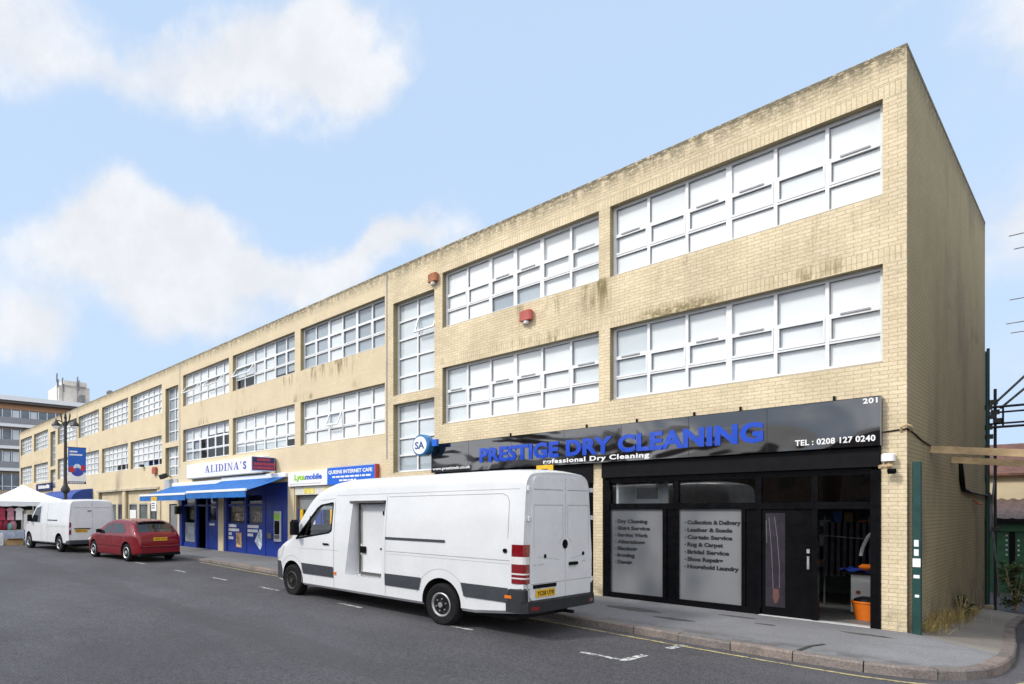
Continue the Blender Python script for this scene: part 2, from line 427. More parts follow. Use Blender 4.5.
def wall_grid(mb, ops, X0, X1, Z0, Z1, y0, y1):
    xs = sorted({X0, X1, *[o[0] for o in ops], *[o[1] for o in ops]}); zs = sorted({Z0, Z1, *[o[2] for o in ops], *[o[3] for o in ops]})
    hole = lambda i, j: 0 <= i < len(xs) - 1 and 0 <= j < len(zs) - 1 and any(o[0] <= (xs[i] + xs[i + 1]) / 2 <= o[1] and o[2] <= (zs[j] + zs[j + 1]) / 2 <= o[3] for o in ops)
    for i in range(len(xs) - 1):
        for j in range(len(zs) - 1):
            a, b, c, d = xs[i], xs[i + 1], zs[j], zs[j + 1]
            if hole(i, j):
                if not hole(i - 1, j): mb.quad((a, y0, c), (a, y1, c), (a, y1, d), (a, y0, d))
                if not hole(i + 1, j): mb.quad((b, y0, c), (b, y0, d), (b, y1, d), (b, y1, c))
                if not hole(i, j - 1): mb.quad((a, y0, c), (b, y0, c), (b, y1, c), (a, y1, c))
                if not hole(i, j + 1): mb.quad((a, y0, d), (a, y1, d), (b, y1, d), (b, y0, d))
            else:
                mb.quad((a, y0, c), (b, y0, c), (b, y0, d), (a, y0, d))
                mb.quad((a, y1, c), (a, y1, d), (b, y1, d), (b, y1, c))
w = MB(); wall_grid(w, openings, XL, 0, -.9, ZT, 0, .32)
w.quad((0, 0, -.9), (0, DEPTH, -.9), (0, DEPTH, ZT), (0, 0, ZT))
w.quad((XL, 0, -.9), (XL, 0, ZT), (XL, DEPTH, ZT), (XL, DEPTH, -.9))
w.quad((XL, DEPTH, -.9), (XL, DEPTH, ZT), (0, DEPTH, ZT), (0, DEPTH, -.9))
w.quad((-.3, .32, -.9), (-.3, .32, 8.7), (-.3, DEPTH, 8.7), (-.3, DEPTH, -.9))
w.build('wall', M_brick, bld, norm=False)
c = MB(); c.box(XL - .004, .004, -.004, .36, ZT, ZT + .065); c.box(-.30, .004, .363, DEPTH + .004, ZT, ZT + .065); c.box(XL - .004, XL + .3, .363, DEPTH + .004, ZT, ZT + .065)
c.build('coping', M_brick, bld)
c = MB(); c.box(XL + .3, -.31, .33, DEPTH - .02, 8.6, 8.7); c.build('roof', M_felt, bld)
c = MB()
for z in (3.2, 6.3): c.box(XL + .3, -.31, .34, DEPTH - .02, z, z + .25)
xs = [-4.6, -9.1, -11.0, -15.6, -20.3, -25.1, -27.1, -31.8, -36.7, -41.5]
for x in xs:
    c.box(x - .05, x + .05, .45, DEPTH - .03, 3.46, 6.29); c.box(x - .05, x + .05, .45, DEPTH - .03, 6.56, 8.59)
c.build('floor_slab', M_room, bld)
# expansion joints and brick sills
c = MB()
for x in (-11.13, -25.2, -41.55): c.box(x - .018, x + .018, -.012, .004, 3.5 if x > -20 else 4.0, ZT)
c.build('expansion_joint', M_grey, bld)
for a, b, z0, z1 in openings[:28]:
    c = MB(); c.box(a + .01, b - .01, .03, .30, z0 - .002, z0 + .03); c.build('sill', M_conc, bld)

def window(a, b, z0, z1, cols, fr, blinds, opens=(), vents=(), fm=None, y=.15, heavy=None, fw=.05):
    """fr: row heights from the top as fractions. blinds: (col0, col1, drop, material). opens: (col, span, row, deg)."""
    fm = fm or M_upvc; z0 += .03
    W = b - a; H = z1 - z0; cw = W / cols
    zz = [z1]
    for q in fr: zz.append(zz[-1] - q * H)
    zz[-1] = z0
    f = MB()
    e = .055
    f.box(a, a + e, y, y + .09, z0, z1); f.box(b - e, b, y, y + .09, z0, z1)
    f.box(a + e, b - e, y + .001, y + .089, z1 - e, z1); f.box(a + e, b - e, y + .001, y + .089, z0, z0 + e)
    for i in range(1, cols):
        t = .045 if (heavy and i in heavy) else fw / 2
        f.box(a + i * cw - t, a + i * cw + t, y + .004, y + .050, z0 + e, z1 - e)
    for k in range(1, len(zz) - 1):
        f.box(a + e, b - e, y + .008, y + .048, zz[k] - fw / 2, zz[k] + fw / 2)
    skip = {(c_ + s_, r) for c_, sp, r, d in opens for s_ in range(sp)}
    # sash rails of the middle row stand a little proud
    if len(fr) == 3:
        for i in range(cols):
            if (i, 1) in skip: continue
            l, r = a + i * cw + fw / 2 + .004, a + (i + 1) * cw - fw / 2 - .004
            t, bt = zz[1] - fw / 2, zz[2] + fw / 2
            f.box(l, r, y - .003, y + .044, t - .026, t + .012); f.box(l, r, y - .003, y + .044, bt - .012, bt + .026)
            f.box(l, l + .024, y - .0025, y + .043, bt + .0261, t - .0261); f.box(r - .024, r, y - .0025, y + .043, bt + .0261, t - .0261)
    wn = f.build('window', fm, bld)
    p = MB()
    for i in range(cols):
        for k in range(len(fr)):
            if (i, k) in skip: continue
            p.quad((a + i * cw, y + .045, zz[k + 1]), (a + (i + 1) * cw, y + .045, zz[k + 1]), (a + (i + 1) * cw, y + .045, zz[k]), (a + i * cw, y + .045, zz[k]))
    p.build('pane', M_wglass, wn, norm=False)
    psh = MB()  # dark strips along each pane stand in for its shadow line
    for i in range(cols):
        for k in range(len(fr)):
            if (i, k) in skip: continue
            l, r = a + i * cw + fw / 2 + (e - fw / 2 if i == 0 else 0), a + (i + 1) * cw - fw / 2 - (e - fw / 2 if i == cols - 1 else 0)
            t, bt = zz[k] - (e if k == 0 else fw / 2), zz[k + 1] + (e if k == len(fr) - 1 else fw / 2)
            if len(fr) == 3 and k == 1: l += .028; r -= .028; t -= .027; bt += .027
            psh.box(l, r, y + .03, y + .0445, t - .013, t - .0005); psh.box(l + .0005, l + .011, y + .031, y + .044, bt, t - .014)
    psh.build('pane_shadow_line', M_paneshade if fm is M_upvc else M_paneshadel, wn)
    bl = MB(); bm_ = []
    for q_, (c0, c1, drop, bmat) in enumerate(blinds):
        if bmat not in bm_: bm_.append(bmat)
        bl.m = bm_.index(bmat)
        for i in range(c0, c1): bl.box(a + i * cw + .004, a + (i + 1) * cw - .004, y + .056 + q_ * .010, y + .061 + q_ * .010, z1 - (drop - (RND.uniform(0, .012) if drop < .98 else 0)) * H, z1 - .005)
    if bm_: bl.build('blind', bm_, wn)
    for c_, sp, r, d in opens:
        s_ = MB(); l, rr = a + c_ * cw + .03, a + (c_ + sp) * cw - .03
        hz, bz = zz[r] - .02, zz[r + 1] + .02; L = hz - bz
        dy, dz = -math.sin(math.radians(d)), -math.cos(math.radians(d)); ny, nz = dz, -dy
        P = lambda x, t, o: (x, y + t * L * dy + o * ny, hz + t * L * dz + o * nz)
        def bx(x0, x1, t0, t1, w0, w1):
            s_.add([P(x0, t0, w0), P(x1, t0, w0), P(x1, t1, w0), P(x0, t1, w0), P(x0, t0, w1), P(x1, t0, w1), P(x1, t1, w1), P(x0, t1, w1)],
                   [(0, 3, 2, 1), (4, 5, 6, 7), (0, 1, 5, 4), (1, 2, 6, 5), (2, 3, 7, 6), (3, 0, 4, 7)])
        s_.m = 0; q = .045 / L
        bx(l, rr, 0, q, -.02, .02); bx(l, rr, 1 - q, 1, -.02, .02); bx(l, l + .045, q, 1 - q, -.02, .02); bx(rr - .045, rr, q, 1 - q, -.02, .02)
        s_.m = 1; bx(l + .045, rr - .045, q, 1 - q, -.003, .003)
        s_.build('open_sash', [fm, M_wglass], wn, label='top hung sash standing open')
    if vents:
        for i in vents: v = MB(); v.box(a + (i + .24) * cw, a + (i + .76) * cw, y - .022, y - .0035, zz[1] - .014, zz[1] + .014); v.build('trickle_vent', M_greyv, wn)
    return wn
W3 = [.41, .29, .30]; E3 = [.36, .34, .30]
def up(k): return BAY[k][0] + .0, BAY[k][1], (6.91 if k < 2 else 6.92), 8.42
def lo(k): return BAY[k][0], BAY[k][1], (4.29 if k < 2 else 4.25), (5.84 if k < 2 else 5.80)
B_, G_, N_ = M_blindw, M_blindb, M_blindg_refl
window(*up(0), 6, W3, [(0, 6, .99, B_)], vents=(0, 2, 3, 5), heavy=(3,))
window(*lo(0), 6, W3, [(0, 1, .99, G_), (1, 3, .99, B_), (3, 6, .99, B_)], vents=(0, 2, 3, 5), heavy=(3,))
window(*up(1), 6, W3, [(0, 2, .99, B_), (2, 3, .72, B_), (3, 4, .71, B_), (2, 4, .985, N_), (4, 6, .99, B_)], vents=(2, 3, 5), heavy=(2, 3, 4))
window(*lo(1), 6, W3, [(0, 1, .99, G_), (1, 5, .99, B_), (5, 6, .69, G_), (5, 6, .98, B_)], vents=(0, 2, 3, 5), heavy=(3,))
window(*up(2), 6, E3, [(0, 2, .99, N_), (2, 3, .99, G_), (3, 6, .985, N_)], vents=(), heavy=(2, 4))  # grey blinds painted in for sky reflected in these bare panes
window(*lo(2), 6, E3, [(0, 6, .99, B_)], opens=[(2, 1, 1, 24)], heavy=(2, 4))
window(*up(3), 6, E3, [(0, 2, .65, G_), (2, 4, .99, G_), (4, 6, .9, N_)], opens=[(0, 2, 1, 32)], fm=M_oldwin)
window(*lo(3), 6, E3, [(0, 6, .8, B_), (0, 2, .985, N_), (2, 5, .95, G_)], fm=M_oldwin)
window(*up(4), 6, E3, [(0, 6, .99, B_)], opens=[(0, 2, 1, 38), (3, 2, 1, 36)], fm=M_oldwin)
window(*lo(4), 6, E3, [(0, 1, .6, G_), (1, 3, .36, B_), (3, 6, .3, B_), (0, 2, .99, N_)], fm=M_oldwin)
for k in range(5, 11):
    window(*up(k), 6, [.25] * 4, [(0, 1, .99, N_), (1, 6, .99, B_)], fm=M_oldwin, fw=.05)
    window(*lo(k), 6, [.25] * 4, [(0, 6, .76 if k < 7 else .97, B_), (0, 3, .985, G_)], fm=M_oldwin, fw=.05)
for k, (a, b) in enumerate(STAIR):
    window(a, b, 5.33, 8.08, 2, [.2] * 5, [(0, 2, .985, G_ if k == 0 else N_)] if k == 0 else [(0, 1, .98, N_), (1, 2, .98, G_)], opens=[(1, 1, 1, 20)] if k == 0 else (), y=.19, fm=M_upvc if k == 0 else M_oldwin)  # first stair window: pale grey stands in for reflected sky
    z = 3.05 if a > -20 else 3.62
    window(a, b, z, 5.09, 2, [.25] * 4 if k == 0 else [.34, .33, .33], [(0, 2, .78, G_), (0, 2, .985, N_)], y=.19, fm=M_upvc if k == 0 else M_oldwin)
# ------------------------------------------------------------------ ground floor shops
UX, UZ, UY = (1, 0, 0), (0, 0, 1), (0, 1, 0)
def rect(mb, x0, x1, z0, z1, y0=.06, y1=.14): return mb.box(x0, x1, y0, y1, z0, z1)
PAV = lambda x: .115 + min(.10, max(0, -.004 * x))

# black dry cleaner's front, bay one
f = MB()
rect(f, -4.655, -4.53, .10, 2.62, .02, .16); rect(f, -.41, -.295, .10, 2.62, -.03, .16)
rect(f, -4.53, -1.88, .10, .24, .045, .15); rect(f, -4.53, -.41, 2.0, 2.115, .05, .15); rect(f, -4.53, -.41, 2.56, 2.66, .05, .15)
for a, b in ((-3.49, -3.42), (-3.245, -3.2), (-2.16, -2.10), (-1.93, -1.86)): rect(f, a, b, .24, 2.0, .055, .145)
rect(f, -1.155, -1.075, .13, 2.0, .03, .15)
for a, b in ((-3.30, -3.20), (-1.95, -1.86), (-1.16, -1.075)): rect(f, a, b, 2.115, 2.56, .058, .142)
rect(f, -3.42, -3.245, .24, 2.0, .085, .12); rect(f, -2.10, -1.93, .24, 2.0, .085, .12)
sf1 = f.build('shopfront', M_black, bld)
g_ = MB()
for a, b, z0, z1 in ((-4.53, -3.30, 2.115, 2.56), (-3.20, -1.95, 2.115, 2.56), (-1.86, -1.16, 2.115, 2.56), (-1.075, -.41, 2.115, 2.56)):
    g_.quad((a, .10, z0), (b, .10, z0), (b, .10, z1), (a, .10, z1))
g_.build('pane', M_shopglass, sf1, norm=False)
for a, b, zt, zb, lines in ((-4.53, -3.49, 2.0, .24, ['Dry Cleaning', 'Shirt Service', 'Service Wash', 'Alterations', 'Blankets', 'Ironing', 'Duvets']),
                    (-3.20, -2.16, 2.0, .24, ['Collection & Delivery', 'Leather & Suede', 'Curtain Service', 'Rug & Carpet', 'Bridal Service', 'Shoe Repairs', 'Household Laundry'])):
    q = MB(); q.box(a, b, .098, .104, zb, zt)
    fp = q.build('frosted_film', M_frost, sf1)
    t = MB()
    for i, ln in enumerate(lines):
        x = a + .14; z = 1.70 - i * .142
        t.lathe([(.013, 0), (.013, .003)], 8, (x - .035, .0945, z + .035), 'y')
        vs = text_data(ln, .02)[0]; hh = .082 * (1.28 if any(ch in ln for ch in 'gyp,Q') else 1.0)
        zz = z - (.02 if any(ch in ln for ch in 'gyp') else 0)
        ww = min(.050 * len(ln), .88)
        text(t, ln, (x, .0975, zz), UX, UZ, ww, hh, .003, .06)
    t.build('lettering', M_letk, sf1, label='black list of services on the frosted glass')
d = MB(); d.bbox(-1.855, -1.16, .075, .125, .13, 1.995, .006)
dr = d.build('door', M_black, sf1)
d = MB(); d.box(-1.80, -1.52, .068, .0745, .28, 1.93); ps = d.build('poster', mat('plum_poster', (.022, .017, .025), .3, var=.3, ns=3), dr, label='dark poster of a suit sleeve and hand')
d = MB()
for pts in ([(-1.67, 1.86), (-1.63, 1.5), (-1.60, 1.0), (-1.60, .62)], [(-1.75, 1.85), (-1.72, 1.4), (-1.70, .95), (-1.69, .6)], [(-1.79, 1.8), (-1.78, 1.4)]):
    d.tube([(x, .066, z) for x, z in pts], .006, 6)
d.build('sleeve_edge', mat('sleeve_sheen', (.12, .11, .13), .5), ps)
d = MB(); d.prism([(-1.69, .60), (-1.61, .60), (-1.60, .47), (-1.63, .36), (-1.67, .34), (-1.695, .44)], .063, .0665); d.build('printed_hand', mat('printed_skin', (.11, .045, .042), .5), ps)
d = MB(); d.box(-1.215, -1.185, .035, .074, .98, 1.20); d.box(-1.22, -1.18, .04, .073, 1.25, 1.32); d.build('handle', M_alu, dr)
d = MB(); d.box(-1.885, -.41, -.02, .15, .10, .128); d.build('threshold', mat('worn_white_step', (.55, .55, .54), .5, var=.1, grime=.4), sf1)
# roller shutter housing under the fascia
d = MB(); d.bbox(-9.26, -4.86, -.05, .30, 2.56, 2.985, .015); d.bbox(-4.665, -.285, -.05, .30, 2.665, 2.985, .015); d.build('shutter_box', M_blackm, bld)
d = MB(); d.box(-4.855, -4.67, .01, .3, .1, 3.0); d.build('pier', M_brick, bld)
# interior of the first shop
d = MB()
for q in ((-4.66, -.30, 4.9, 5.0, .1, 3.19), (-4.76, -4.66, .33, 5.0, .1, 3.19)): d.box(*q)
d.build('partition', mat('shop_wall', (.13, .15, .145), .8, var=.15), bld)
d = MB(); d.box(-4.66, -.30, .16, 4.9, .05, .112); d.build('shop_floor', mat('grey_floor_tiles', (.17, .17, .165), .5, var=.15), bld)
d = MB(); d.box(-4.66, -.30, .33, 4.9, 2.95, 3.19); d.build('shop_ceiling', mat('shop_ceiling_paint', (.4, .4, .39), .8), bld)
d = MB(); d.box(-4.47, -4.42, .2, .95, 2.02, 2.54); d.box(-4.5, -3.75, .95, 1.0, 2.02, 2.54); d.build('white_bulkhead', M_white, bld)
d = MB(); d.box(-4.38, -3.95, .93, .949, 2.22, 2.46); d.build('framed_notice', M_grey, bld)
# second bay: black front behind the van
f = MB()
for a, b in ((-9.24, -9.12), (-7.8, -7.7), (-6.35, -6.25), (-4.99, -4.87)): rect(f, a, b, .1, 2.555)
rect(f, -9.12, -4.99, .1, .4); rect(f, -9.12, -4.99, 2.05, 2.15, .065, .135)
sf2 = f.build('shopfront', M_black, bld)
g_ = MB(); g_.box(-9.12, -7.8, .095, .1, .4, 2.55); g_.box(-7.7, -6.35, .095, .1, .4, 2.55); g_.box(-6.25, -4.99, .095, .1, .4, 2.55); g_.build('pane', mat('tinted_glass', (.012, .013, .015), .06, spec=.8, var=.05), sf2)

# internet cafe, bay three
f = MB()
f.box(-15.74, -11.46, -.03, .1, 2.505, 2.80)
hd = f.build('shop_header', mat('off_white_board', (.66, .65, .60), .6, var=.06, grime=.3), bld)
for a, b in ((-15.2, -14.6), (-14.1, -13.2)):
    f = MB(); f.box(a, b, -.036, -.031, 2.54, 2.73); f.build('sticker', mat('pale_yellow_sticker', (.72, .62, .16), .6, var=.2, ns=5), hd)
f = MB(); f.box(-15.72, -11.5, .16, .24, 1.98, 2.5)
for i in range(6): f.box(-15.7, -11.52, .145, .16, 2.02 + i * .08, 2.075 + i * .08)
f.build('roller_shutter', mat('shutter_slats', (.33, .34, .35), .45, .3, var=.1), bld)
f = MB()
rect(f, -15.70, -15.60, .12, 1.98); rect(f, -15.60, -11.6, .12, .62, .09, .2)
for a in (-15.2, -14.35, -13.2, -12.2): rect(f, a, a + .08, .62, 1.98, .085, .19)
rect(f, -15.18, -14.42, 1.35, 1.9, .10, .12)
cf = f.build('shopfront', M_blue, bld)
for a, b in ((-15.6, -15.42), (-13.9, -13.45), (-13.15, -12.95)): f = MB(); rect(f, a, b, .62, 1.98, .08, .12); f.build('yellow_panel', M_yel, cf)
f = MB(); f.box(-15.12, -14.72, .085, .098, 1.45, 1.8); f.build('poster', M_white, cf)
f = MB(); f.box(-15.4, -11.6, .14, .145, .62, 1.98); f.build('pane', M_shopglass, cf)
f = MB(); f.box(-16.16, -15.77, -.05, -.002, .1, 2.95); f.build('pilaster', M_cream, bld)
f = MB(); f.box(-10.9, -9.9, -.02, .05, .12, 2.3); f.build('side_door', M_grey, bld)

# blue grocer's, bays four and five
f = MB()
f.box(-25.22, -16.24, .06, .2, 2.55, 2.99)
f.box(-25.22, -24.95, -.03, .2, .14, 2.55); f.box(-21.62, -21.37, .0, .2, .14, 2.55); f.box(-20.91, -20.72, .0, .2, .14, 2.55); f.box(-17.95, -17.72, .0, .2, .14, 2.55)
f.box(-23.72, -23.55, .03, .18, .14, 2.55); f.box(-22.62, -22.45, .03, .18, .14, 2.55); f.box(-19.32, -19.16, .03, .18, .14, 2.55)
f.box(-24.95, -23.72, .05, .18, .14, .42); f.box(-22.45, -21.62, .05, .18, .14, 1.46); f.box(-20.72, -19.32, .05, .18, .14, 1.42); f.box(-19.16, -17.95, .05, .18, .14, 1.40)
f.box(-17.72, -16.24, .02, .18, .14, 2.55)
for a, b in ((-24.95, -23.72), (-23.55, -22.62), (-22.45, -21.62), (-20.72, -19.32), (-19.16, -17.95)): f.box(a, b, .06, .17, 2.12, 2.2)
gs = f.build('shopfront', M_blue, bld)
f = MB()
for a, b, z in ((-24.95, -23.72, .42), (-22.45, -21.62, 1.46), (-20.72, -19.32, 1.42), (-19.16, -17.95, 1.40)):
    f.quad((a, .12, z), (b, .12, z), (b, .12, 2.55), (a, .12, 2.55))
f.build('pane', M_shopglass, gs, norm=False)
f = MB(); f.box(-24.9, -23.76, .128, .134, .45, 1.35); f.build('white_poster', mat('faded_window_poster', (.62, .64, .66), .5, var=.25, ns=5), gs)
f = MB(); f.box(-24.7, -24.1, .3, .32, 1.5, 2.1); f.box(-20.68, -19.36, .3, .32, 1.9, 2.1); f.box(-20.6, -19.4, .34, .36, 1.50, 1.84); f.box(-19.1, -18.0, .3, .32, 1.48, 1.9)
f.build('stocked_shelf', mat('mixed_packets', (.38, .30, .20), .6, var=.9, ns=9), gs)
f = MB()
RT = random.Random(3)
for x0, ln in ((-20.6, (.62, .82, .30, .42)), (-19.08, (.86, .74, .40))):
    for i, L_ in enumerate(ln):
        z = 1.24 - i * .17; x = x0
        while x < x0 + L_ - .05:
            wd = RT.uniform(.05, .09); f.box(x, x + wd, .042, .0485, z, z + .115); x += wd + .014
x = -22.3
while x < -21.85: f.box(x, x + .06, .042, .0485, 1.27, 1.36); x += .08
f.build('lettering', M_letw, gs, label='rows of small white letters on the blue window panels')
f = MB(); f.box(-19.98, -19.55, .041, .0485, .42, 1.02); f.build('picture_panel', mat('food_picture', (.50, .32, .17), .5, var=.8, ns=7), gs)
f = MB(); f.prism([(-18.55, .72), (-18.15, .38), (-17.98, .62), (-17.98, 1.18), (-18.2, 1.2)], .041, .0485); f.build('picture_panel', mat('card_picture', (.55, .62, .68), .5, var=.5, ns=8), gs)
f = MB(); f.box(-23.53, -22.64, .5, .53, .16, 2.1); f.build('door', mat('dark_shop_door', (.03, .035, .05), .3, var=.3), gs)
f = MB(); f.box(-21.37, -20.91, -.04, -.002, .12, 2.95); f.build('pilaster', M_cream, bld)
f = MB(); f.box(-25.2, -16.3, 4.0, 4.05, .1, 3.15); f.box(-25.2, -16.3, .34, 4.0, .08, .14); f.build('back_wall', M_room, bld)
# grey stair entrance
f = MB(); f.box(-26.40, -25.52, .06, .12, .14, 2.2); ent = f.build('entrance_door', M_grey, bld)
f = MB(); f.box(-26.9, -25.4, -.06, -.004, 2.62, 3.48); f.build('grey_panel', M_greyl, bld)
# rendered fronts of the far bays
f = MB()
for a, b, t in GROUND[5:]:
    f.box(a + .01, b - .01, .14, .22, t - .75, t - .01); f.box(a + .01, b - .01, .14, .22, .1, .65)
    n_ = 3; wd = (b - a) / n_
    for i in range(n_ + 1): f.box(max(a + .01, a + i * wd - .14), min(b - .01, a + i * wd + .14), .135, .215, .65, t - .75)
far = f.build('shopfront', M_cream, bld)
f = MB(); f2 = MB()
for a, b, t in GROUND[5:]:
    f.box(a + .1, b - .1, .20, .205, .6, t - .7)
    n_ = 3; wd = (b - a) / n_
    for i in range(n_):
        l, r = a + i * wd + .14, a + (i + 1) * wd - .14
        f2.box(l, l + .06, .145, .19, .65, t - .75); f2.box(r - .06, r, .145, .19, .65, t - .75); f2.box(l + .06, r - .06, .146, .19, t - .82, t - .75); f2.box(l + .06, r - .06, .146, .19, 1.28, 1.33)
f.build('pane', mat('dim_glass', (.10, .12, .125), .08, var=.5, ns=1.2), far); f2.build('window_frame', M_grey, far)
f = MB(); f.box(-31.95, -31.05, .10, .134, 1.35, 1.95); f.build('notice', M_white, far)
f = MB()
for a in (-32.75, -27.8, -37.25): f.box(a, a + .40 if a > -35 else a + .35, -.06, -.003, .12, 3.0)
f.build('pilaster', M_cream, bld)
f = MB(); f.box(-37.2, -27.6, -.09, -.004, 3.05, 3.16); f.build('ledge', M_conc, bld)
# roof vents on the far end
for x, h in ((-39.5, .75), (-36.6, .5)):
    v = MB(); v.lathe([(.16, 8.70), (.16, 9.2 + h), (.24, 9.22 + h), (.24, 9.34 + h), (.05, 9.45 + h)], 12, (x, 1.6, 0))
    v.build('roof_vent', M_steel, bld, smooth=40)

# ------------------------------------------------------------------ signs
sg = empty('fascia_sign', (-4.78, -.12, 3.0), 'long glossy black shop sign with big blue raised letters', 'shop sign')
f = MB(); f.bbox(-9.30, -.265, -.14, -.004, 2.99, 3.765, .012); f.build('sign_board', M_sign, sg)
f = MB()
for x in (-8.05, -6.8, -5.45, -4.2, -2.95, -1.72): f.box(x - .003, x + .003, -.1425, -.139, 3.0, 3.755)
f.build('panel_joint', M_dark, sg)
f = MB(); text(f, 'PRESTIGE DRY CLEANING', (-7.70, -.141, 3.165), UX, UZ, 5.93, .37, .018, .045, 1.04); f.build('lettering', M_letter, sg, label='big bright blue raised capitals')
f = MB(); text(f, 'rofessional Dry Cleaning', (-5.95, -.141, 3.005), UX, UZ, 2.3, .135, .01, .03, 1.12)
text(f, 'TEL : 0208 127 0240', (-1.33, -.141, 3.06), UX, UZ, 1.0, .10, .008, .025, 1.05)
text(f, '201', (-.475, -.141, 3.655), UX, UZ, .17, .085, .008, .03, 1.1)
text(f, 'www.prestigedc.co.uk', (-9.24, -.141, 3.03), UX, UZ, 1.25, .10, .008, .02)
f.build('lettering', M_letw, sg, label='small white lettering')
f = MB()
for x in (-6.9, -5.0, -3.95, -2.9, -2.15, -.85): f.box(x - .015, x + .015, -.03, -.002, 3.766, 3.85)
f.build('fixing_bracket', M_blackm, sg)

sg = empty('round_sign', (-9.34, -.35, 3.4), 'round blue and white drum sign projecting beside the black fascia', 'shop sign')
f = MB(); f.lathe([(.26, -.12), (.295, -.09), (.295, .12), (.27, .14)], 32, (-9.36, -.40, 3.73), 'y'); f.build('drum', mat('sky_blue_rim', (.03, .17, .40), .3, var=.25, ns=2), sg, smooth=35)
f = MB(); f.lathe([(.24, -.004), (.235, .0)], 32, (-9.36, -.522, 3.73), 'y'); fc = f.build('sign_face', M_white, sg)
f = MB(); text(f, 'SA', (-9.53, -.528, 3.63), UX, UZ, .33, .20, .006, .02); f.build('lettering', mat('slate_blue_letter', (.03, .09, .25), .4), sg)
f = MB(); f.box(-9.02, -8.86, -.43, -.34, 3.68, 3.86); f.build('side_tab', M_blue2, sg)
f = MB(); f.tube([(-9.36, -.31, 3.73), (-9.36, .0, 3.73)], .03, 8); f.build('bracket', M_steel, sg)

sg = empty('cafe_sign', (-13.7, -.12, 2.8), 'white and blue shop sign over the internet cafe', 'shop sign')
f = MB(); f.bbox(-16.02, -13.78, -.14, -.004, 2.815, 3.315, .01); f.build('sign_board', M_white, sg, label='white half with green and blue lettering')
f = MB(); f.bbox(-13.775, -11.50, -.15, -.004, 2.80, 3.36, .01); f.build('sign_board', M_blue2, sg, label='blue half with white lettering')
f = MB(); f.box(-11.495, -11.45, -.16, -.004, 2.79, 3.37); f.build('edge_trim', M_red, sg)
f = MB(); text(f, 'Lyca', (-15.62, -.141, 2.96), UX, UZ, .62, .27, .008, .04); f.build('lettering', M_lime, sg)
f = MB(); text(f, 'mobile', (-14.98, -.141, 3.02), UX, UZ, .92, .20, .008, .035); f.build('lettering', mat('cobalt_letter', (.03, .12, .55), .4), sg)
f = MB(); text(f, 'QUEENS INTERNET CAFE', (-13.70, -.151, 3.13), UX, UZ, 2.1, .14, .008, .03)
RT = random.Random(5)
for z, xa, xb in ((3.02, -13.5, -11.75), (2.90, -13.15, -12.3)):
    x = xa
    while x < xb:
        wd = RT.uniform(.05, .22); f.box(x, x + wd, -.157, -.1505, z, z + .055); x += wd + .04
f.build('lettering', M_letw, sg)
f = MB(); f.box(-15.9, -14.1, -.146, -.1405, 2.88, 2.90); f.build('underline', M_greyl, sg)

def serif(mb, word, x, z, width, h, y):
    wd = {'A': 1.0, 'L': .82, 'I': .46, 'D': .95, 'N': 1.0, "'": .3, 'S': .75}
    tot = sum(wd[c] for c in word) + .16 * (len(word) - 1); k = width / tot
    def Q(*p): mb.prism([(x + a * k, z + b * h) for a, b in p], y - .008, y, 'y')
    def bar(a, b, c, d): Q((a, c), (b, c), (b, d), (a, d))
    for ch in word:
        w = wd[ch]
        if ch == 'A':
            Q((.08, .05), (.16, .05), (.50, 1), (.42, 1)); Q((.62, .05), (.86, .05), (.56, 1), (.42, 1)); bar(.30, .66, .30, .36); bar(0, .26, 0, .05); bar(.54, 1, 0, .05)
        elif ch == 'I': bar(.13, .33, .05, .95); bar(.02, .44, 0, .05); bar(.02, .44, .95, 1)
        elif ch == 'L': bar(.13, .33, .05, .95); bar(.02, .44, .95, 1); bar(.02, .76, 0, .05); Q((.66, .05), (.76, .05), (.78, .3))
        elif ch == 'D':
            bar(.13, .33, .05, .95); bar(.02, .40, 0, .05); bar(.02, .40, .95, 1)
            o = [(.40 + .52 * math.cos(t), .5 + .5 * math.sin(t)) for t in [-PI / 2 + PI * i / 12 for i in range(13)]]; n = [(.40 + .32 * math.cos(t), .5 + .45 * math.sin(t)) for t in [-PI / 2 + PI * i / 12 for i in range(13)]]
            for i in range(12): Q(o[i], o[i + 1], n[i + 1], n[i])
        elif ch == 'N': bar(.12, .18, .05, .95); bar(.80, .86, .05, .95); Q((.16, .95), (.34, .95), (.86, 0), (.74, 0)); bar(0, .28, 0, .05); bar(0, .2, .95, 1); bar(.70, .98, .95, 1)
        elif ch == "'": Q((.06, 1), (.22, 1), (.16, .68), (.11, .68))
        else: text(mb, 'S', (x + .06 * k, y, z - .01), UX, UZ, .58 * k, h * 1.02, .008, .03)
        x += (w + .16) * k
sg = empty('grocer_sign', (-20.9, -.15, 3.4), 'long white lightbox sign with thin purple serif capitals over the blue awnings', 'shop sign')
f = MB(); f.bbox(-23.93, -17.45, -.28, -.004, 3.42, 4.05, .02); f.build('sign_box', M_white, sg)
f = MB(); f.box(-23.9, -17.5, -.27, -.01, 3.385, 3.42); f.build('under_trim', M_conc, sg)
f = MB(); serif(f, "ALIDINA'S", -22.1, 3.60, 3.5, .31, -.281)
f.build('lettering', mat('violet_letter', (.10, .09, .36), .5), sg)
sg = empty('projecting_sign', (-16.9, -.6, 3.4), 'small dark blue box sign with red lettering projecting from the wall', 'shop sign')
f = MB(); f.bbox(-17.12, -16.90, -1.16, -.09, 3.40, 3.94, .012); f.build('sign_box', M_white, sg)
f = MB(); f.box(-16.899, -16.893, -1.12, -.12, 3.43, 3.91); f.build('sign_face', M_navy, sg)
f = MB(); RT = random.Random(11)
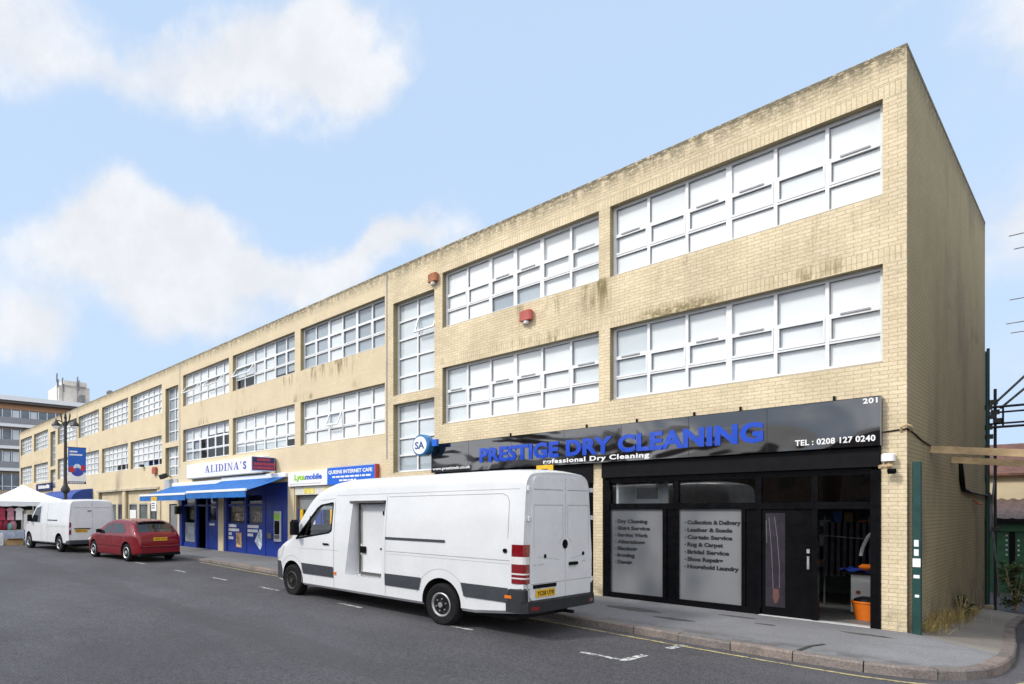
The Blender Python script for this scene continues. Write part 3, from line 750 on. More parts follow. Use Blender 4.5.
for z, y0, y1 in ((3.77, -.9, -.35), (3.61, -1.05, -.2), (3.47, -1.08, -.16)):
    y = y0
    while y < y1:
        wd = RT.uniform(.06, .12); f.box(-16.893, -16.888, y, y + wd, z, z + .10); y += wd + .02
f.build('lettering', mat('red_letter', (.45, .04, .09), .4), sg)
f = MB(); f.box(-17.03, -16.98, -.09, -.003, 3.45, 3.9); f.build('bracket', M_blackm, sg)
f = MB(); f.bbox(-52.4, -47.8, -.16, -.004, 3.50, 4.08, .02); o = f.build('purple_sign', M_navy, None)
tag(o, 'dark purple shop sign on the wall above the market tent', 'shop sign'); OFF[o.name] = Vector(o.location)
f = MB(); RT = random.Random(2); x = -51.6
while x < -48.6: wd = RT.uniform(.18, .4); f.box(x, x + wd, -.17, -.161, 3.66, 3.66 + RT.uniform(.2, .3)); x += wd + .06
f.build('lettering', M_letw, o)

# ------------------------------------------------------------------ awnings
def awning(x0, x1, zb, zf, yf, label, mm, val=.27):
    r = empty('shop_awning', ((x0 + x1) / 2, yf / 2, zf - .3), label, 'awning', 'blue awnings of the grocer')
    n = 26; rows = []
    for t in range(6):
        u = t / 5; rows.append([(x0 + (x1 - x0) * i / n, -.12 + (yf + .12) * u, zb + (zf - zb) * u - .035 * math.sin(PI * u)) for i in range(n + 1)])
    q = MB(); q.grid(rows); q.grid([[(x, y, z - .012) for x, y, z in rw] for rw in rows]); q.build('canvas', mm, r, smooth=40, norm=False)
    q = MB()
    top = []; bot = []
    N = 96
    for i in range(N + 1):
        x = x0 + (x1 - x0) * i / N
        top.append((x, yf - .03, zf - .02)); bot.append((x, yf - .035 - .008 * math.sin(i * .9), zf - val + .03 * abs(math.sin(i * PI / 4))))
    q.grid([top, bot]); q.grid([[(x, y + .006, z) for x, y, z in top], [(x, y + .006, z) for x, y, z in bot]]); q.build('valance', mm, r, norm=False)
    q = MB(); q.bbox(x0, x1, yf - .05, yf + .03, zf - .03, zf + .055, .012); q.build('front_bar', M_white, r)
    q = MB(); q.bbox(x0 - .05, x1 + .05, -.17, -.005, zb - .02, zb + .14, .03); q.build('cassette', M_white, r)
    for x in (x0 + .35, x1 - .35):
        q = MB(); q.tube([(x, -.12, zb - .08), (x + .5 * (1 if x < (x0 + x1) / 2 else -1), yf * .5, (zb + zf) / 2 - .12), (x, yf, zf - .05)], .025, 8); q.build('arm', M_white, r)
    return r
awning(-20.82, -16.20, 3.20, 2.67, -1.80, 'wider blue shop awning nearest the cash machine', M_awn)
awning(-25.72, -20.92, 3.12, 2.62, -1.80, 'blue shop awning farther from the cash machine, above the red car', M_awn)
r = empty('dome_awning', (-42.5, -.6, 2.6), 'dark blue curved shop awning behind the white van and tent', 'awning')
q = MB(); rows = []
for t in range(9):
    a = t / 8 * PI / 2; rows.append([(-46.5 + 8.3 * i / 10, -.02 - 1.35 * math.sin(a), 2.62 + .72 * math.cos(a)) for i in range(11)])
q.grid(rows); q.build('canvas', M_awnd, r, smooth=50, norm=False)
q = MB()
for x in (-46.5, -38.2): q.prism([(-.02, 2.62)] + [(-.02 - 1.35 * math.sin(t / 8 * PI / 2), 2.62 + .72 * math.cos(t / 8 * PI / 2)) for t in range(9)], x - .01, x + .01, 'x')
q.build('end_panel', M_awnd, r)

# ------------------------------------------------------------------ fittings on the wall
def alarm(x, z, m, label, s=.2):
    r = empty('alarm_box', (x, -.06, z - s), label, 'alarm box', 'alarm boxes on the facade')
    q = MB(); q.bbox(x - s, x + s, -.16, -.004, z - s * .8, z + s * .8, .04); q.build('cover', m, r, smooth=40)
    q = MB(); q.lathe([(.05, z - s * .8 - .07), (.06, z - s * .8 - .03), (.05, z - s * .8 + .001)], 12, (x, -.09, 0)); q.build('strobe', M_white, r)
alarm(-6.43, 6.59, mat('sun_bleached_red', (.42, .085, .07), .5, var=.15), 'bright red alarm box on the brickwork between the two window rows', .155)
alarm(-9.28, 8.36, M_rust, 'faded orange alarm box high on the wall near the staircase window', .15)
alarm(-28.05, 4.02, mat('dull_red', (.36, .09, .06), .5), 'small red alarm box on the wall left of the blue awnings', .22)
r = empty('security_camera', (-.2, -.2, 2.6), 'white security camera on a bracket at the right end of the black sign', 'camera')
q = MB(); q.bbox(-.27, -.12, -.14, -.004, 2.74, 2.86, .02); q.build('junction_box', M_white, r)
q = MB(); q.tube([(-.19, -.07, 2.74), (-.19, -.1, 2.66), (-.22, -.2, 2.64)], .018, 8); q.build('bracket', M_wood, r)
q = MB(); q.tube([(-.16, -.1, 2.66), (-.27, -.22, 2.65)], .030, 12); q.build('body', M_wood, r)
q = MB(); q.lathe([(.045, 2.54), (.055, 2.58), (.05, 2.62)], 12, (-.15, -.12, 0)); q.build('dome', M_black, r, smooth=40)
r = empty('floodlight', (-26.2, -.3, 3.4), 'black floodlight on an arm above the grey stair entrance panel', 'lamp')
q = MB(); q.tube([(-26.2, -.004, 3.62), (-26.2, -.3, 3.66)], .025, 8); q.build('arm', M_iron, r)
q = MB(); q.obox((-26.2, -.42, 3.62), (.22, 0, 0), (0, .12, .05), (0, -.04, .1)); q.build('lamp_head', M_iron, r)
q = MB(); q.bbox(-29.75, -29.55, -.22, -.004, 4.28, 4.42, .02); tag(q.build('wall_lamp', M_iron, None), 'small dark wall lamp left of the small red alarm box', 'lamp')
r = empty('cash_machine', (-16.87, -.03, .78), 'cash machine with a lime green header set in the blue shopfront', 'cash machine')
q = MB(); q.bbox(-17.08, -16.64, -.05, .015, .78, 1.92, .015); q.build('surround', M_greyl, r)
q = MB(); q.box(-17.03, -16.69, -.062, -.051, 1.60, 1.82); q.build('header', M_lime, r)
q = MB(); q.box(-17.02, -16.70, -.058, -.051, 1.05, 1.55); q.build('screen', M_black, r)
q = MB(); q.bbox(-17.0, -16.72, -.14, -.051, .92, 1.02, .01); q.build('keypad', M_steel, r)
q = MB(); q.bbox(-17.52, -17.28, -.06, .015, .88, 1.08, .01); tag(q.build('letter_box', M_steel, None), 'small steel box on the blue shopfront beside the cash machine', 'box')
r = empty('wall_lantern', (-25.1, -.2, 1.9), 'black box and arm fixed high on the end post of the blue shopfront', 'lamp')
q = MB(); q.bbox(-25.22, -24.98, -.3, -.032, 1.75, 2.15, .03); q.build('housing', M_iron, r)
q = MB(); q.tube([(-25.0, -.2, 2.05), (-24.5, -.5, 2.12), (-24.1, -.6, 2.1)], .02, 8); q.build('arm', M_iron, r)
# ------------------------------------------------------------------ vehicles
def lerp_tab(tab):
    def fn(x):
        if x <= tab[0][0]: return tab[0][1]
        for (a, p), (b, q) in zip(tab, tab[1:]):
            if x <= b: return p + (q - p) * (x - a) / (b - a)
        return tab[-1][1]
    return fn
def smooth_tab(tab):
    # monotone-ish cubic through the points
    n = len(tab); xs = [t[0] for t in tab]; ys = [t[1] for t in tab]
    ds = [(ys[i + 1] - ys[i]) / (xs[i + 1] - xs[i]) for i in range(n - 1)]
    ms = [ds[0]] + [0 if ds[i - 1] * ds[i] <= 0 else 2 * ds[i - 1] * ds[i] / (ds[i - 1] + ds[i]) for i in range(1, n - 1)] + [ds[-1]]
    def fn(x):
        if x <= xs[0]: return ys[0]
        for i in range(n - 1):
            if x <= xs[i + 1]:
                h = xs[i + 1] - xs[i]; t = (x - xs[i]) / h
                return (2*t**3 - 3*t*t + 1) * ys[i] + (t**3 - 2*t*t + t) * h * ms[i] + (-2*t**3 + 3*t*t) * ys[i + 1] + (t**3 - t*t) * h * ms[i + 1]
        return ys[-1]
    return fn
class Body:
    """Lofted shell: x runs from the nose (0) to the tail (L), y across, z up."""
    def __init__(s, L, top, bot, hw, tum, rc, crown=.03): s.L, s.top, s.bot, s.hw, s.tum, s.rc, s.crown = L, top, bot, hw, tum, rc, crown
    def ys(s, x, z): return s.hw(x) - s.tum(z, x)
    def ztop(s, x, y):
        zt = s.top(x); r = s.r(x); yc = max(.02, s.ys(x, zt - r) - r)
        a = abs(y)
        if a <= yc: return zt + s.crown * (1 - (a / yc) ** 2)
        return zt - r + math.sqrt(max(0, r * r - (a - yc) ** 2))
    def r(s, x): return min(s.rc, .42 * (s.top(x) - s.bot(x)))
    def half(s, x):
        zt, zb, r = s.top(x), s.bot(x), s.r(x)
        p = [(0, zb), (s.ys(x, zb) * .5, zb), (s.ys(x, zb + .05) - .05, zb)]
        z0, z1 = zb + .05, zt - r
        for i in range(25): z = z0 + (z1 - z0) * i / 24; p.append((s.ys(x, z), z))
        yc = max(.02, s.ys(x, z1) - r); rr = s.ys(x, z1) - yc
        for i in range(1, 8): a = i / 7 * PI / 2; p.append((yc + rr * math.cos(a), z1 + r * math.sin(a)))
        for i in range(1, 6): y = yc * (1 - i / 5); p.append((y, zt + s.crown * (1 - (y / yc) ** 2)))
        return p
    def mesh(s, xs):
        mb = MB(); rings = []
        for x in xs:
            h = s.half(x); rings.append([(x, -y, z) for y, z in h] + [(x, y, z) for y, z in reversed(h[1:-1])])
        n = len(rings[0])
        vs = [p for r in rings for p in r]; fs = []
        for i in range(len(rings) - 1):
            for j in range(n): fs.append((i * n + j, i * n + (j + 1) % n, (i + 1) * n + (j + 1) % n, (i + 1) * n + j))
        fs.append(tuple(range(n))); e = (len(rings) - 1) * n; fs.append(tuple(range(e + n - 1, e - 1, -1)))
        return mb.add(vs, fs)
    def side(s, mb, poly, sgn=-1, off=.004, sub=.06):
        """A sheet hugging the side of the shell inside a convex polygon of (x, z)."""
        xs = [p[0] for p in poly]; x0, x1 = min(xs), max(xs); n = max(2, int((x1 - x0) / sub)); rows = []
        for i in range(n + 1):
            x = x0 + (x1 - x0) * i / n; x = min(max(x, x0 + 1e-5), x1 - 1e-5); zz = []
            for (a, b), (c, d) in zip(poly, poly[1:] + poly[:1]):
                if (a - x) * (c - x) <= 0 and a != c: zz.append(b + (d - b) * (x - a) / (c - a))
            lo_, hi_ = min(zz), max(zz)
            rows.append([(x, sgn * (s.ys(x, lo_ + (hi_ - lo_) * k / 8) + off), lo_ + (hi_ - lo_) * k / 8) for k in range(9)])
        return mb.grid(rows)
    def line(s, mb, pts, w=.012, sgn=-1, off=.003):
        """A thin dark gap drawn on the side along (x, z) points."""
        for (a, b), (c, d) in zip(pts, pts[1:]):
            n = max(1, int(math.hypot(c - a, d - b) / .08)); nx, nz = -(d - b), c - a; l = math.hypot(nx, nz); nx, nz = nx / l * w / 2, nz / l * w / 2
            mb.grid([[(a + (c - a) * i / n + q * nx, sgn * (s.ys(a + (c - a) * i / n, b + (d - b) * i / n) + off), b + (d - b) * i / n + q * nz) for q in (-1, 1)] for i in range(n + 1)])
        return mb
    def roof(s, mb, x0, x1, y0, y1, off=.004, n=14):
        rows = []
        for i in range(n + 1):
            x = x0 + (x1 - x0) * i / n; ya = y0(x) if callable(y0) else y0; yb = y1(x) if callable(y1) else y1
            rows.append([(x, ya + (yb - ya) * k / 12, s.ztop(x, ya + (yb - ya) * k / 12) + off) for k in range(13)])
        return mb.grid(rows)
def boolean(o, cutter):
    md = o.modifiers.new('cut', 'BOOLEAN'); md.operation = 'DIFFERENCE'; md.object = cutter; md.solver = 'EXACT'
    try: md.material_mode = 'TRANSFER'
    except Exception: pass
    dg = bpy.context.evaluated_depsgraph_get(); dg.update()
    me = bpy.data.meshes.new_from_object(o.evaluated_get(dg))
    o.modifiers.clear(); old = o.data; o.data = me; bpy.data.meshes.remove(old)
    cm = cutter.data; bpy.data.objects.remove(cutter); bpy.data.meshes.remove(cm)
def cutter(mb, m): return mb.build('cutter', m, None, kind='helper')
def finish(o, ang=32):
    o.data.polygons.foreach_set('use_smooth', [True] * len(o.data.polygons)); o.data.set_sharp_from_angle(angle=math.radians(ang)); o.data.update()
M_vwhite = mat('white_van_paint', (.62, .63, .645), .22, var=.035, ns=1.6, coat=.4)
M_vgrey = mat('grey_moulding', (.040, .044, .052), .55, spec=.3, var=.1)
M_vdark = mat('wheel_well', (.006, .006, .006), .9)
M_cab = mat('cab_lining', (.10, .10, .105), .8)
M_carglass = mat('dark_car_glass', (.012, .015, .017), .03, var=.05, spec=.75)
M_gap = mat('panel_gap_shade', (.29, .295, .30), .8)
M_lampr = mat('red_lamp_lens', (.17, .004, .008), .12, var=.05, coat=.6)
M_lampw = mat('clear_lamp_lens', (.62, .60, .60), .12, var=.05)
M_lampa = mat('amber_lens', (.65, .16, .01), .2)
M_rim = mat('steel_rim', (.33, .33, .335), .4, .5, var=.2, ns=9, grime=.4)
M_rimd = mat('dirty_rim', (.045, .042, .038), .6, .3, var=.3, ns=9)
M_alloy = mat('alloy_rim', (.52, .53, .54), .3, .7, var=.1)
M_rear = mat('van_white_lifted', (.70, .71, .725), .24, var=.04, ns=1.6, coat=.4)  # van white painted lighter at the rear in place of reflected light
M_carred = mat('dark_red_car_paint', (.165, .0040, .010), .22, .1, spec=.35, var=.06, ns=1.5, coat=.35)
def wheel(root, x, y, r, wd, rim_r, sgn, m_rim, steel=True):
    w_ = MB()
    pr = [(rim_r, -wd * .42), (rim_r + .03, -wd * .5), (r - .045, -wd * .5), (r - .012, -wd * .40), (r, -wd * .30), (r, wd * .30), (r - .012, wd * .40), (r - .045, wd * .5), (rim_r + .03, wd * .5), (rim_r, wd * .42)]
    w_.lathe([(a, y + b) for a, b in pr], 32, (x, 0, r), 'y')
    wh = w_.build('wheel', M_tyre, root, local=True, smooth=35)
    q = MB(); s = sgn
    o = wd * .5
    prof = [(rim_r + .004, o - .005), (rim_r - .012, o + .004), (rim_r - .035, o - .015), (rim_r - .055, o - .055), (rim_r * .66, o - .040)]
    inner = [(rim_r * .66, o - .040), (rim_r * .5, o - .02), (.075, o - .02), (.066, o + .012), (.02, o + .016)]
    q.lathe([(a, y + s * b) for a, b in prof], 32, (x, 0, r), 'y', False)
    q.m = 1 if steel else 0
    q.lathe([(a, y + s * b) for a, b in inner], 32, (x, 0, r), 'y', 'end')
    q.m = 1
    if steel:
        for k in range(14):
            t = 2 * PI * k / 14; R_ = rim_r * .745
            q.lathe([(.021, y + s * (o - .05)), (.021, y + s * (o - .032))], 8, (x + R_ * math.cos(t), 0, r + R_ * math.sin(t)), 'y')
        q.m = 0; q.lathe([(.05, y + s * o), (.045, y + s * (o + .018)), (.01, y + s * (o + .02))], 12, (x, 0, r), 'y')
        for k in range(6):
            t = 2 * PI * k / 6 + .3; q.lathe([(.014, y + s * (o - .03)), (.014, y + s * (o + .002))], 6, (x + .105 * math.cos(t), 0, r + .105 * math.sin(t)), 'y')
    else:
        for k in range(7):
            t = 2 * PI * k / 7
            a = (x + .09 * math.cos(t + .22), r + .09 * math.sin(t + .22)); b = (x + rim_r * .82 * math.cos(t + .14), r + rim_r * .82 * math.sin(t + .14)); c = (x + rim_r * .82 * math.cos(t + .62), r + rim_r * .82 * math.sin(t + .62)); d = (x + .09 * math.cos(t + .55), r + .09 * math.sin(t + .55))
            q.prism([a, b, c, d], y + s * (o - .045), y + s * (o - .012))
    q.build('rim', [m_rim, M_vdark], wh, local=True, smooth=35)
def plate(root, x, y0, y1, z, body, h=.11, label='yellow number plate'):
    q = MB(); q.bbox(x, x + .014, y0, y1, z, z + h, .004); p = q.build('number_plate', M_yel, root, local=True)
    t = MB(); text(t, body, (x + .0145, y0 + .03, z + h * .2), UY, UZ, y1 - y0 - .06, h * .6, .002, .02); t.build('lettering', M_letk, p, local=True)

def big_van():
    L, W2 = 6.94, .995
    k_ = 1.0
    root = empty('delivery_van', (-3.36 - L / 2, -4.87 + W2 + .03, -.0), 'long high roofed white van with a recessed side door, parked before the black shopfront', 'van', 'white vans parked along the kerb', rz=-.012)
    X = lambda v: v - L / 2
    top = smooth_tab([(X(0), .78), (X(.06), .96), (X(.2), 1.12), (X(.5), 1.26), (X(.85), 1.42), (X(1.1), 1.70), (X(1.7), 2.33), (X(2.0), 2.47), (X(2.4), 2.56), (X(3.0), 2.61), (X(6.2), 2.62), (X(6.7), 2.60), (X(6.86), 2.57), (X(6.90), 2.545)])
    bot = lerp_tab([(X(0), .36), (X(.3), .30), (X(6.0), .32), (X(6.9), .42)])
    hw = smooth_tab([(X(0), .66), (X(.06), .76), (X(.2), .87), (X(.45), .945), (X(.9), .985), (X(1.4), W2), (X(6.3), W2), (X(6.8), .985), (X(6.9), .97)])
    def tum(z, x):
        t = max(0, z - 1.25); b = max(0, .75 - z)
        return .10 * (t / 1.3) ** 1.4 + .03 * b
    B = Body(L, top, bot, hw, tum, .22, .035)
    n = 84; xs = [X(0), X(.02), X(.05), X(.09)] + [X(.14 + (6.80 - .14) * i / n) for i in range(n + 1)] + [X(6.86), X(6.9)]
    body = B.mesh(xs).build('body', [M_vwhite, M_vdark, M_cab], root, local=True)
    body.parent = None; OFFS = body.matrix_world.copy()
    FA, RA = X(.93), X(5.325); R = .365
    c = MB(); c.m = 0
    for x in (FA, RA):
        for s in (-1, 1): c.lathe([(.425, s * .62), (.425, s * 1.3)], 36, (x, 0, R + .035), 'y')
    boolean(body, cutter(c, M_vdark))
    # cab windows and the cab behind them
    win = [(X(1.10), 1.33), (X(1.86), 2.02), (X(1.98), 2.08), (X(2.38), 2.13), (X(2.36), 1.55), (X(2.28), 1.50)]
    c = MB(); c.prism(win, -1.3, 1.3); boolean(body, cutter(c, M_blackm))
    c = MB(); c.prism([(X(1.25), .95), (X(1.25), 1.42), (X(1.9), 2.2), (X(2.42), 2.25), (X(2.42), .95)], -.86, .86); boolean(body, cutter(c, M_cab))
    c = MB(); c.prism([(X(1.02) - .25, 1.53 + .22), (X(1.62) - .25, 2.20 + .22), (X(1.62) + .30, 2.20 - .24), (X(1.02) + .40, 1.53 - .05)], -.77, .77); boolean(body, cutter(c, M_blackm))
    # recessed loading door
    c = MB(); rx0, rx1, rz0, rz1, ry = X(2.90), X(3.93), .665, 2.165, -W2 + .25
    c.add([(rx0 - .22, -1.3, rz0), (rx1 - .06, -1.3, rz0), (rx1 - .06, ry, rz0), (rx0 + .02, ry, rz0), (rx0 + .04, -1.3, rz1), (rx1 + .02, -1.3, rz1), (rx1 + .02, ry, rz1), (rx0 + .14, ry, rz1)],
          [(0, 3, 2, 1), (4, 5, 6, 7), (0, 1, 5, 4), (1, 2, 6, 5), (2, 3, 7, 6), (3, 0, 4, 7)])
    boolean(body, cutter(c, M_vwhite))
    body.parent = root; finish(body, 30)
    glass('cab_glass', (.94, .97, .96))
    for s in (-1, 1): q = MB(); B.side(q, win, s, -.012); q.build('side_window', MATS['cab_glass'], root, local=True)
    q = MB()
    for s in (-1, 1):
        ring = win + [win[0]]
        for (a, b), (c_, d) in zip(ring, ring[1:]): B.line(q, [(a, b), (c_, d)], .035, s, .004)
        B.line(q, [(X(1.47), 1.42), (X(1.62), 1.84)], .05, s, .004)
    q.build('window_seal', M_blackm, root, local=True)
    q = MB(); B.roof(q, X(.92), X(1.74), lambda x: -.78, lambda x: .78, .004); q.build('windscreen', MATS['cab_glass'], root, local=True, smooth=60)
    # loading door in the recess
    q = MB(); y = ry
    q.bbox(rx0 + .15, rx1 - .02, y - .035, y - .004, rz0 + .07, rz1 - .06, .006); dr = q.build('side_door', M_vwhite, root, local=True, label='flat recessed loading door')
    q = MB(); q.box(rx0 + .115, rx0 + .145, y - .05, y - .002, rz0 + .02, rz1 - .02); q.box(rx0 + .115, rx1 - .02, y - .05, y - .002, rz1 - .05, rz1 - .012); q.box(rx0 + .145, rx1 - .25, y - .05, y - .002, rz0 + .025, rz0 + .06)
    q.box(rx0 + .02, rx1 - .02, -W2 + .035, y - .06, rz1 - .045, rz1 - .004)
    q.build('door_track', mat('dark_track', (.07, .068, .06), .6), dr, local=True)
    q = MB(); q.bbox(rx0 + .17, rx0 + .33, y - .075, y - .036, 1.12, 1.25, .01); q.box(rx1 - .22, rx1 - .19, y - .05, y - .034, 1.88, 1.96); q.lathe([(.02, y - .05), (.02, y - .034)], 8, (rx1 - .28, 0, 1.22), 'y'); q.build('latch', M_black, dr, local=True)
    q = MB(); q.tube([(rx0 + .2, y - .06, 2.04), (rx0 + .2, y - .06, 1.30)], .012, 6); q.tube([(rx0 + .2, y - .06, 1.08), (rx0 + .2, y - .06, .75)], .012, 6); q.build('locking_rod', M_steel, dr, local=True)
    # mouldings
    for s in (-1, 1):
        for pl in ([(X(1.36), .57), (X(2.44), .57), (X(2.44), .79), (X(1.32), .80)], [(X(3.98), .57), (X(4.85), .57), (X(4.89), .79), (X(3.98), .79)], [(X(5.78), .57), (X(6.66), .57), (X(6.66), .79), (X(5.76), .79)]):
            q = MB(); B.side(q, pl, s, .018); q.build('side_moulding', M_vgrey, root, local=True)
    q = MB(); B.side(q, [(X(3.98), 1.43), (X(5.42), 1.43), (X(5.42), 1.475), (X(3.98), 1.475)], -1, .012); q.build('door_rail', M_vgrey, root, local=True)
    q = MB()
    q.prism([(X(6.62), -1.003), (X(6.87), -1.003), (X(6.965), -.94), (X(7.0), -.72), (X(7.0), .72), (X(6.965), .94), (X(6.87), 1.003), (X(6.62), 1.003)], .43, .60, 'z'); q.bbox(X(6.64), X(6.93), -1.004, -.86, .60, .80, .03); q.bbox(X(6.64), X(6.93), .86, 1.004, .60, .80, .03)
    bp = q.build('rear_bumper', mat('black_bumper', (.022, .024, .028), .55, spec=.3), root, local=True)
    q = MB(); q.obox((X(6.985), -.82, .50), (.003, 0, 0), (.022, .10, 0), (0, 0, .028)); q.obox((X(6.985), .82, .50), (.003, 0, 0), (-.022, .10, 0), (0, 0, .028)); q.build('reflector', M_lampr, bp, local=True)
    q = MB(); q.bbox(X(6.60), X(6.72), -1.013, -1.0, .635, .68, .003); q.build('side_marker', M_lampa, bp, local=True)
    q = MB(); rows = []
    for z, o_ in ((.36, -.02), (.42, .03), (.60, .045), (.72, .03), (.78, -.01)):
        rows.append([(X(0) - o_ + .36 * abs(t) ** 3.2, t * .90, z) for t in [-1 + i / 10 for i in range(21)]])
    q.grid(rows); q.build('front_bumper', M_vgrey, root, local=True, smooth=60)
    for s in (-1, 1):
        q = MB(); B.side(q, [(X(.10), .82), (X(.42), .86), (X(.62), 1.16), (X(.22), 1.02)], s, .006); q.build('headlight', M_lampw, root, local=True)
        q = MB(); B.side(q, [(X(.03), .37), (X(.50), .37), (X(.50), .60), (X(.46), .78), (X(.03), .78)], s, .007); q.build('bumper_corner', M_vgrey, root, local=True)
    # tail lamps wrap the rear corners
    for s in (-1, 1):
        lm = None
        for i, (z0, z1, m_) in enumerate(((.87, .94, M_lampr), (.94, .962, M_lampw), (.962, 1.005, M_lampr), (1.005, 1.028, M_lampw), (1.028, 1.163, M_lampr), (1.163, 1.277, M_lampw), (1.277, 1.46, M_lampr))):
            q = MB(); rows = []
            for z in (z0, z1):
                o_ = .014; yb = lambda x: s * (B.ys(x, z) + o_)
                rows.append([(X(6.71), yb(X(6.71)) - s * .012, z), (X(6.73), yb(X(6.73)), z), (X(6.82), yb(X(6.82)), z), (X(6.895), yb(X(6.86)) - s * .015, z), (X(6.925), yb(X(6.86)) - s * .05, z), (X(6.925), yb(X(6.86)) - s * .14, z), (X(6.895), yb(X(6.86)) - s * .15, z)])
            q.grid(rows)
            if lm is None:
                lm = q.build('tail_lamp', m_, root, local=True)
            else: q.build('lens', m_, lm, local=True)
    # rear doors with rounded corners
    XR = X(6.90)
    def door_poly(y0, y1, z0, z1, r_out, s):
        # y0 is the centre side
        pts = [(y0, z0), (y1 - s * .05, z0), (y1, z0 + .05)]
        yt = y1 - s * .085
        pts.append((y1, 1.3))
        for k in range(7): a = k / 6 * PI / 2; pts.append((yt - s * r_out * (1 - math.cos(a)), z1 - r_out + r_out * math.sin(a)))
        pts.append((y0, z1)); return pts
    for s in (-1, 1):
        SP = .13; y0 = SP + s * .008; y1 = -.835 if s < 0 else .93
        q = MB(); q.prism(door_poly(y0, y1, .61, 2.50, .12 if s < 0 else .26, s), XR + .002, XR + .028, 'x'); dr = q.build('rear_door', M_rear, root, local=True)
        # pressed panel lines
        q = MB()
        e = XR + .0285
        def ln(pts, w=.010):
            for a, b in zip(pts, pts[1:]):
                d = Vector((0, b[0] - a[0], b[1] - a[1])); nn = Vector((0, -d.z, d.y)).normalized() * w / 2
                A, Bv = Vector((e, *a)), Vector((e, *b)); q.quad(A + nn, A - nn, Bv - nn, Bv + nn)
        ya, yb = y0 + s * .06, y1 - s * .10
        ln([(ya, 2.30), (yb, 2.30)], .014); ln([(ya, 2.06), (yb, 2.06)], .012); ln([(y0 + s * .01, .855), (y1 - s * .005, .855)], .010); ln([(ya, 2.06), (ya, 1.55), (y0 + s * .2, 1.45)], .008); ln([(yb, 2.06), (yb, 1.4)], .008)
        ln([(y0 + s * .15, 1.20), (y1 - s * .2, 1.26)], .006)
        q.build('pressed_line', M_gap, dr, local=True)
        q = MB(); q.lathe([(.035, XR + .027), (.03, XR + .036)], 14, (0, -.44 if s < 0 else .66, 1.27), 'x')
        if s > 0: q.bbox(XR + .027, XR + .06, .22, .47, 1.10, 1.15, .01)
        q.build('lock' if s < 0 else 'handle', M_black, dr, local=True, smooth=40)
        q = MB()
        for z in (.80, 1.82, 2.28): q.bbox(XR - .03, XR + .035, y1 - .025 + s * .02, y1 + .025 + s * .02, z, z + .07, .006)
        q.build('hinge', M_vwhite, dr, local=True)
    q = MB(); q.lathe([(.075, XR + .027), (.075, XR + .034), (.06, XR + .040), (.015, XR + .040)], 24, (0, .12, 1.44), 'x'); q.build('emblem', M_black, root, local=True, smooth=40)
    q = MB(); q.box(XR + .028, XR + .045, -.76, -.15, .79, .845); q.build('plate_lamp_strip', M_black, root, local=True)
    plate(root, XR + .029, -.70, -.18, .655, 'YC58 UYR')
    q = MB()
    for (yy, wd) in ((-.74, .05), (-.64, .035), (-.59, .03), (-.545, .03), (-.5, .03), (.62, .05), (.69, .04)): q.box(XR + .0282, XR + .031, yy, yy + wd, 1.135, 1.16)
    q.build('badge', M_greyl, root, local=True)
    q = MB()
    for s in (-1, 1):
        B.line(q, [(X(1.30), .36), (X(1.33), .8)], .008, s); B.line(q, [(X(2.45), 2.18), (X(2.45), .36)], .010, s)
        B.line(q, [(X(1.02), 1.30), (X(1.42), 1.30)], .004, s)
    B.line(q, [(X(1.95), 2.18), (X(2.45), 2.22)], .008)
    B.line(q, [(X(2.5), 2.28), (X(6.80), 2.31)], .006); B.line(q, [(X(3.98), .38), (X(3.98), 2.26)], .007)
    B.line(q, [(X(4.02), 2.23), (X(6.52), 2.24), (X(6.60), 2.20), (X(6.64), 2.12), (X(6.64), 1.55)], .008); B.line(q, [(X(3.98), 1.21), (X(6.68), 1.21)], .010); B.line(q, [(X(1.2), 1.12), (X(2.6), 1.14)], .005)
    B.line(q, [(X(4.0), 1.16), (X(6.68), 1.16)], .004)
    arch = [(RA + .56 * math.cos(t), R + .05 + .56 * math.sin(t)) for t in [PI * (.06 + .88 * i / 20) for i in range(21)]]
    B.line(q, arch, .006); arch = [(FA + .52 * math.cos(t), R + .05 + .52 * math.sin(t)) for t in [PI * (.1 + .7 * i / 16) for i in range(17)]]; B.line(q, arch, .008)
    q.build('panel_gap', M_gap, root, local=True)
    q = MB(); B.side(q, [(X(2.10), 1.235), (X(2.30), 1.235), (X(2.30), 1.275), (X(2.10), 1.275)], -1, .02); q.lathe([(.035, -W2 - .012), (.035, -W2 + .02)], 12, (X(6.60), 0, 1.36), 'y'); q.build('handle', M_black, root, local=True)
    q = MB(); q.bbox(X(2.46), X(2.54), -W2 - .006, -W2 + .01, .63, .69, .003); q.build('side_marker', M_lampa, root, local=True)
    for s in (-1, 1):
        q = MB(); q.bbox(X(1.18), X(1.31), min(s * 1.02, s * 1.25), max(s * 1.02, s * 1.25), 1.42, 1.76, .045); q.tube([(X(1.28), s * .93, 1.42), (X(1.27), s * 1.12, 1.45)], .03, 8); q.build('mirror', M_blackm, root, local=True)
    q = MB()
    for s in (-1, 1):
        q.bbox(X(2.12), X(2.30), s * .42 - .22, s * .42 + .22, .95, 1.62, .05); q.bbox(X(2.14), X(2.26), s * .42 - .12, s * .42 + .12, 1.64, 1.84, .04)
    q.build('seat', M_blackm, root, local=True)
    for x in (FA, RA):
        for s in (-1, 1): wheel(root, x, s * (W2 - .125), R, .235, .205, s, M_rimd if x == FA else M_rim)
    # underside and exhaust
    q = MB(); q.box(X(.5), X(6.6), -.75, .75, .26, .34); q.tube([(X(6.3), .35, .33), (X(6.92), .38, .33)], .03, 8); q.build('underbody', M_vdark, root, local=True)
big_van()

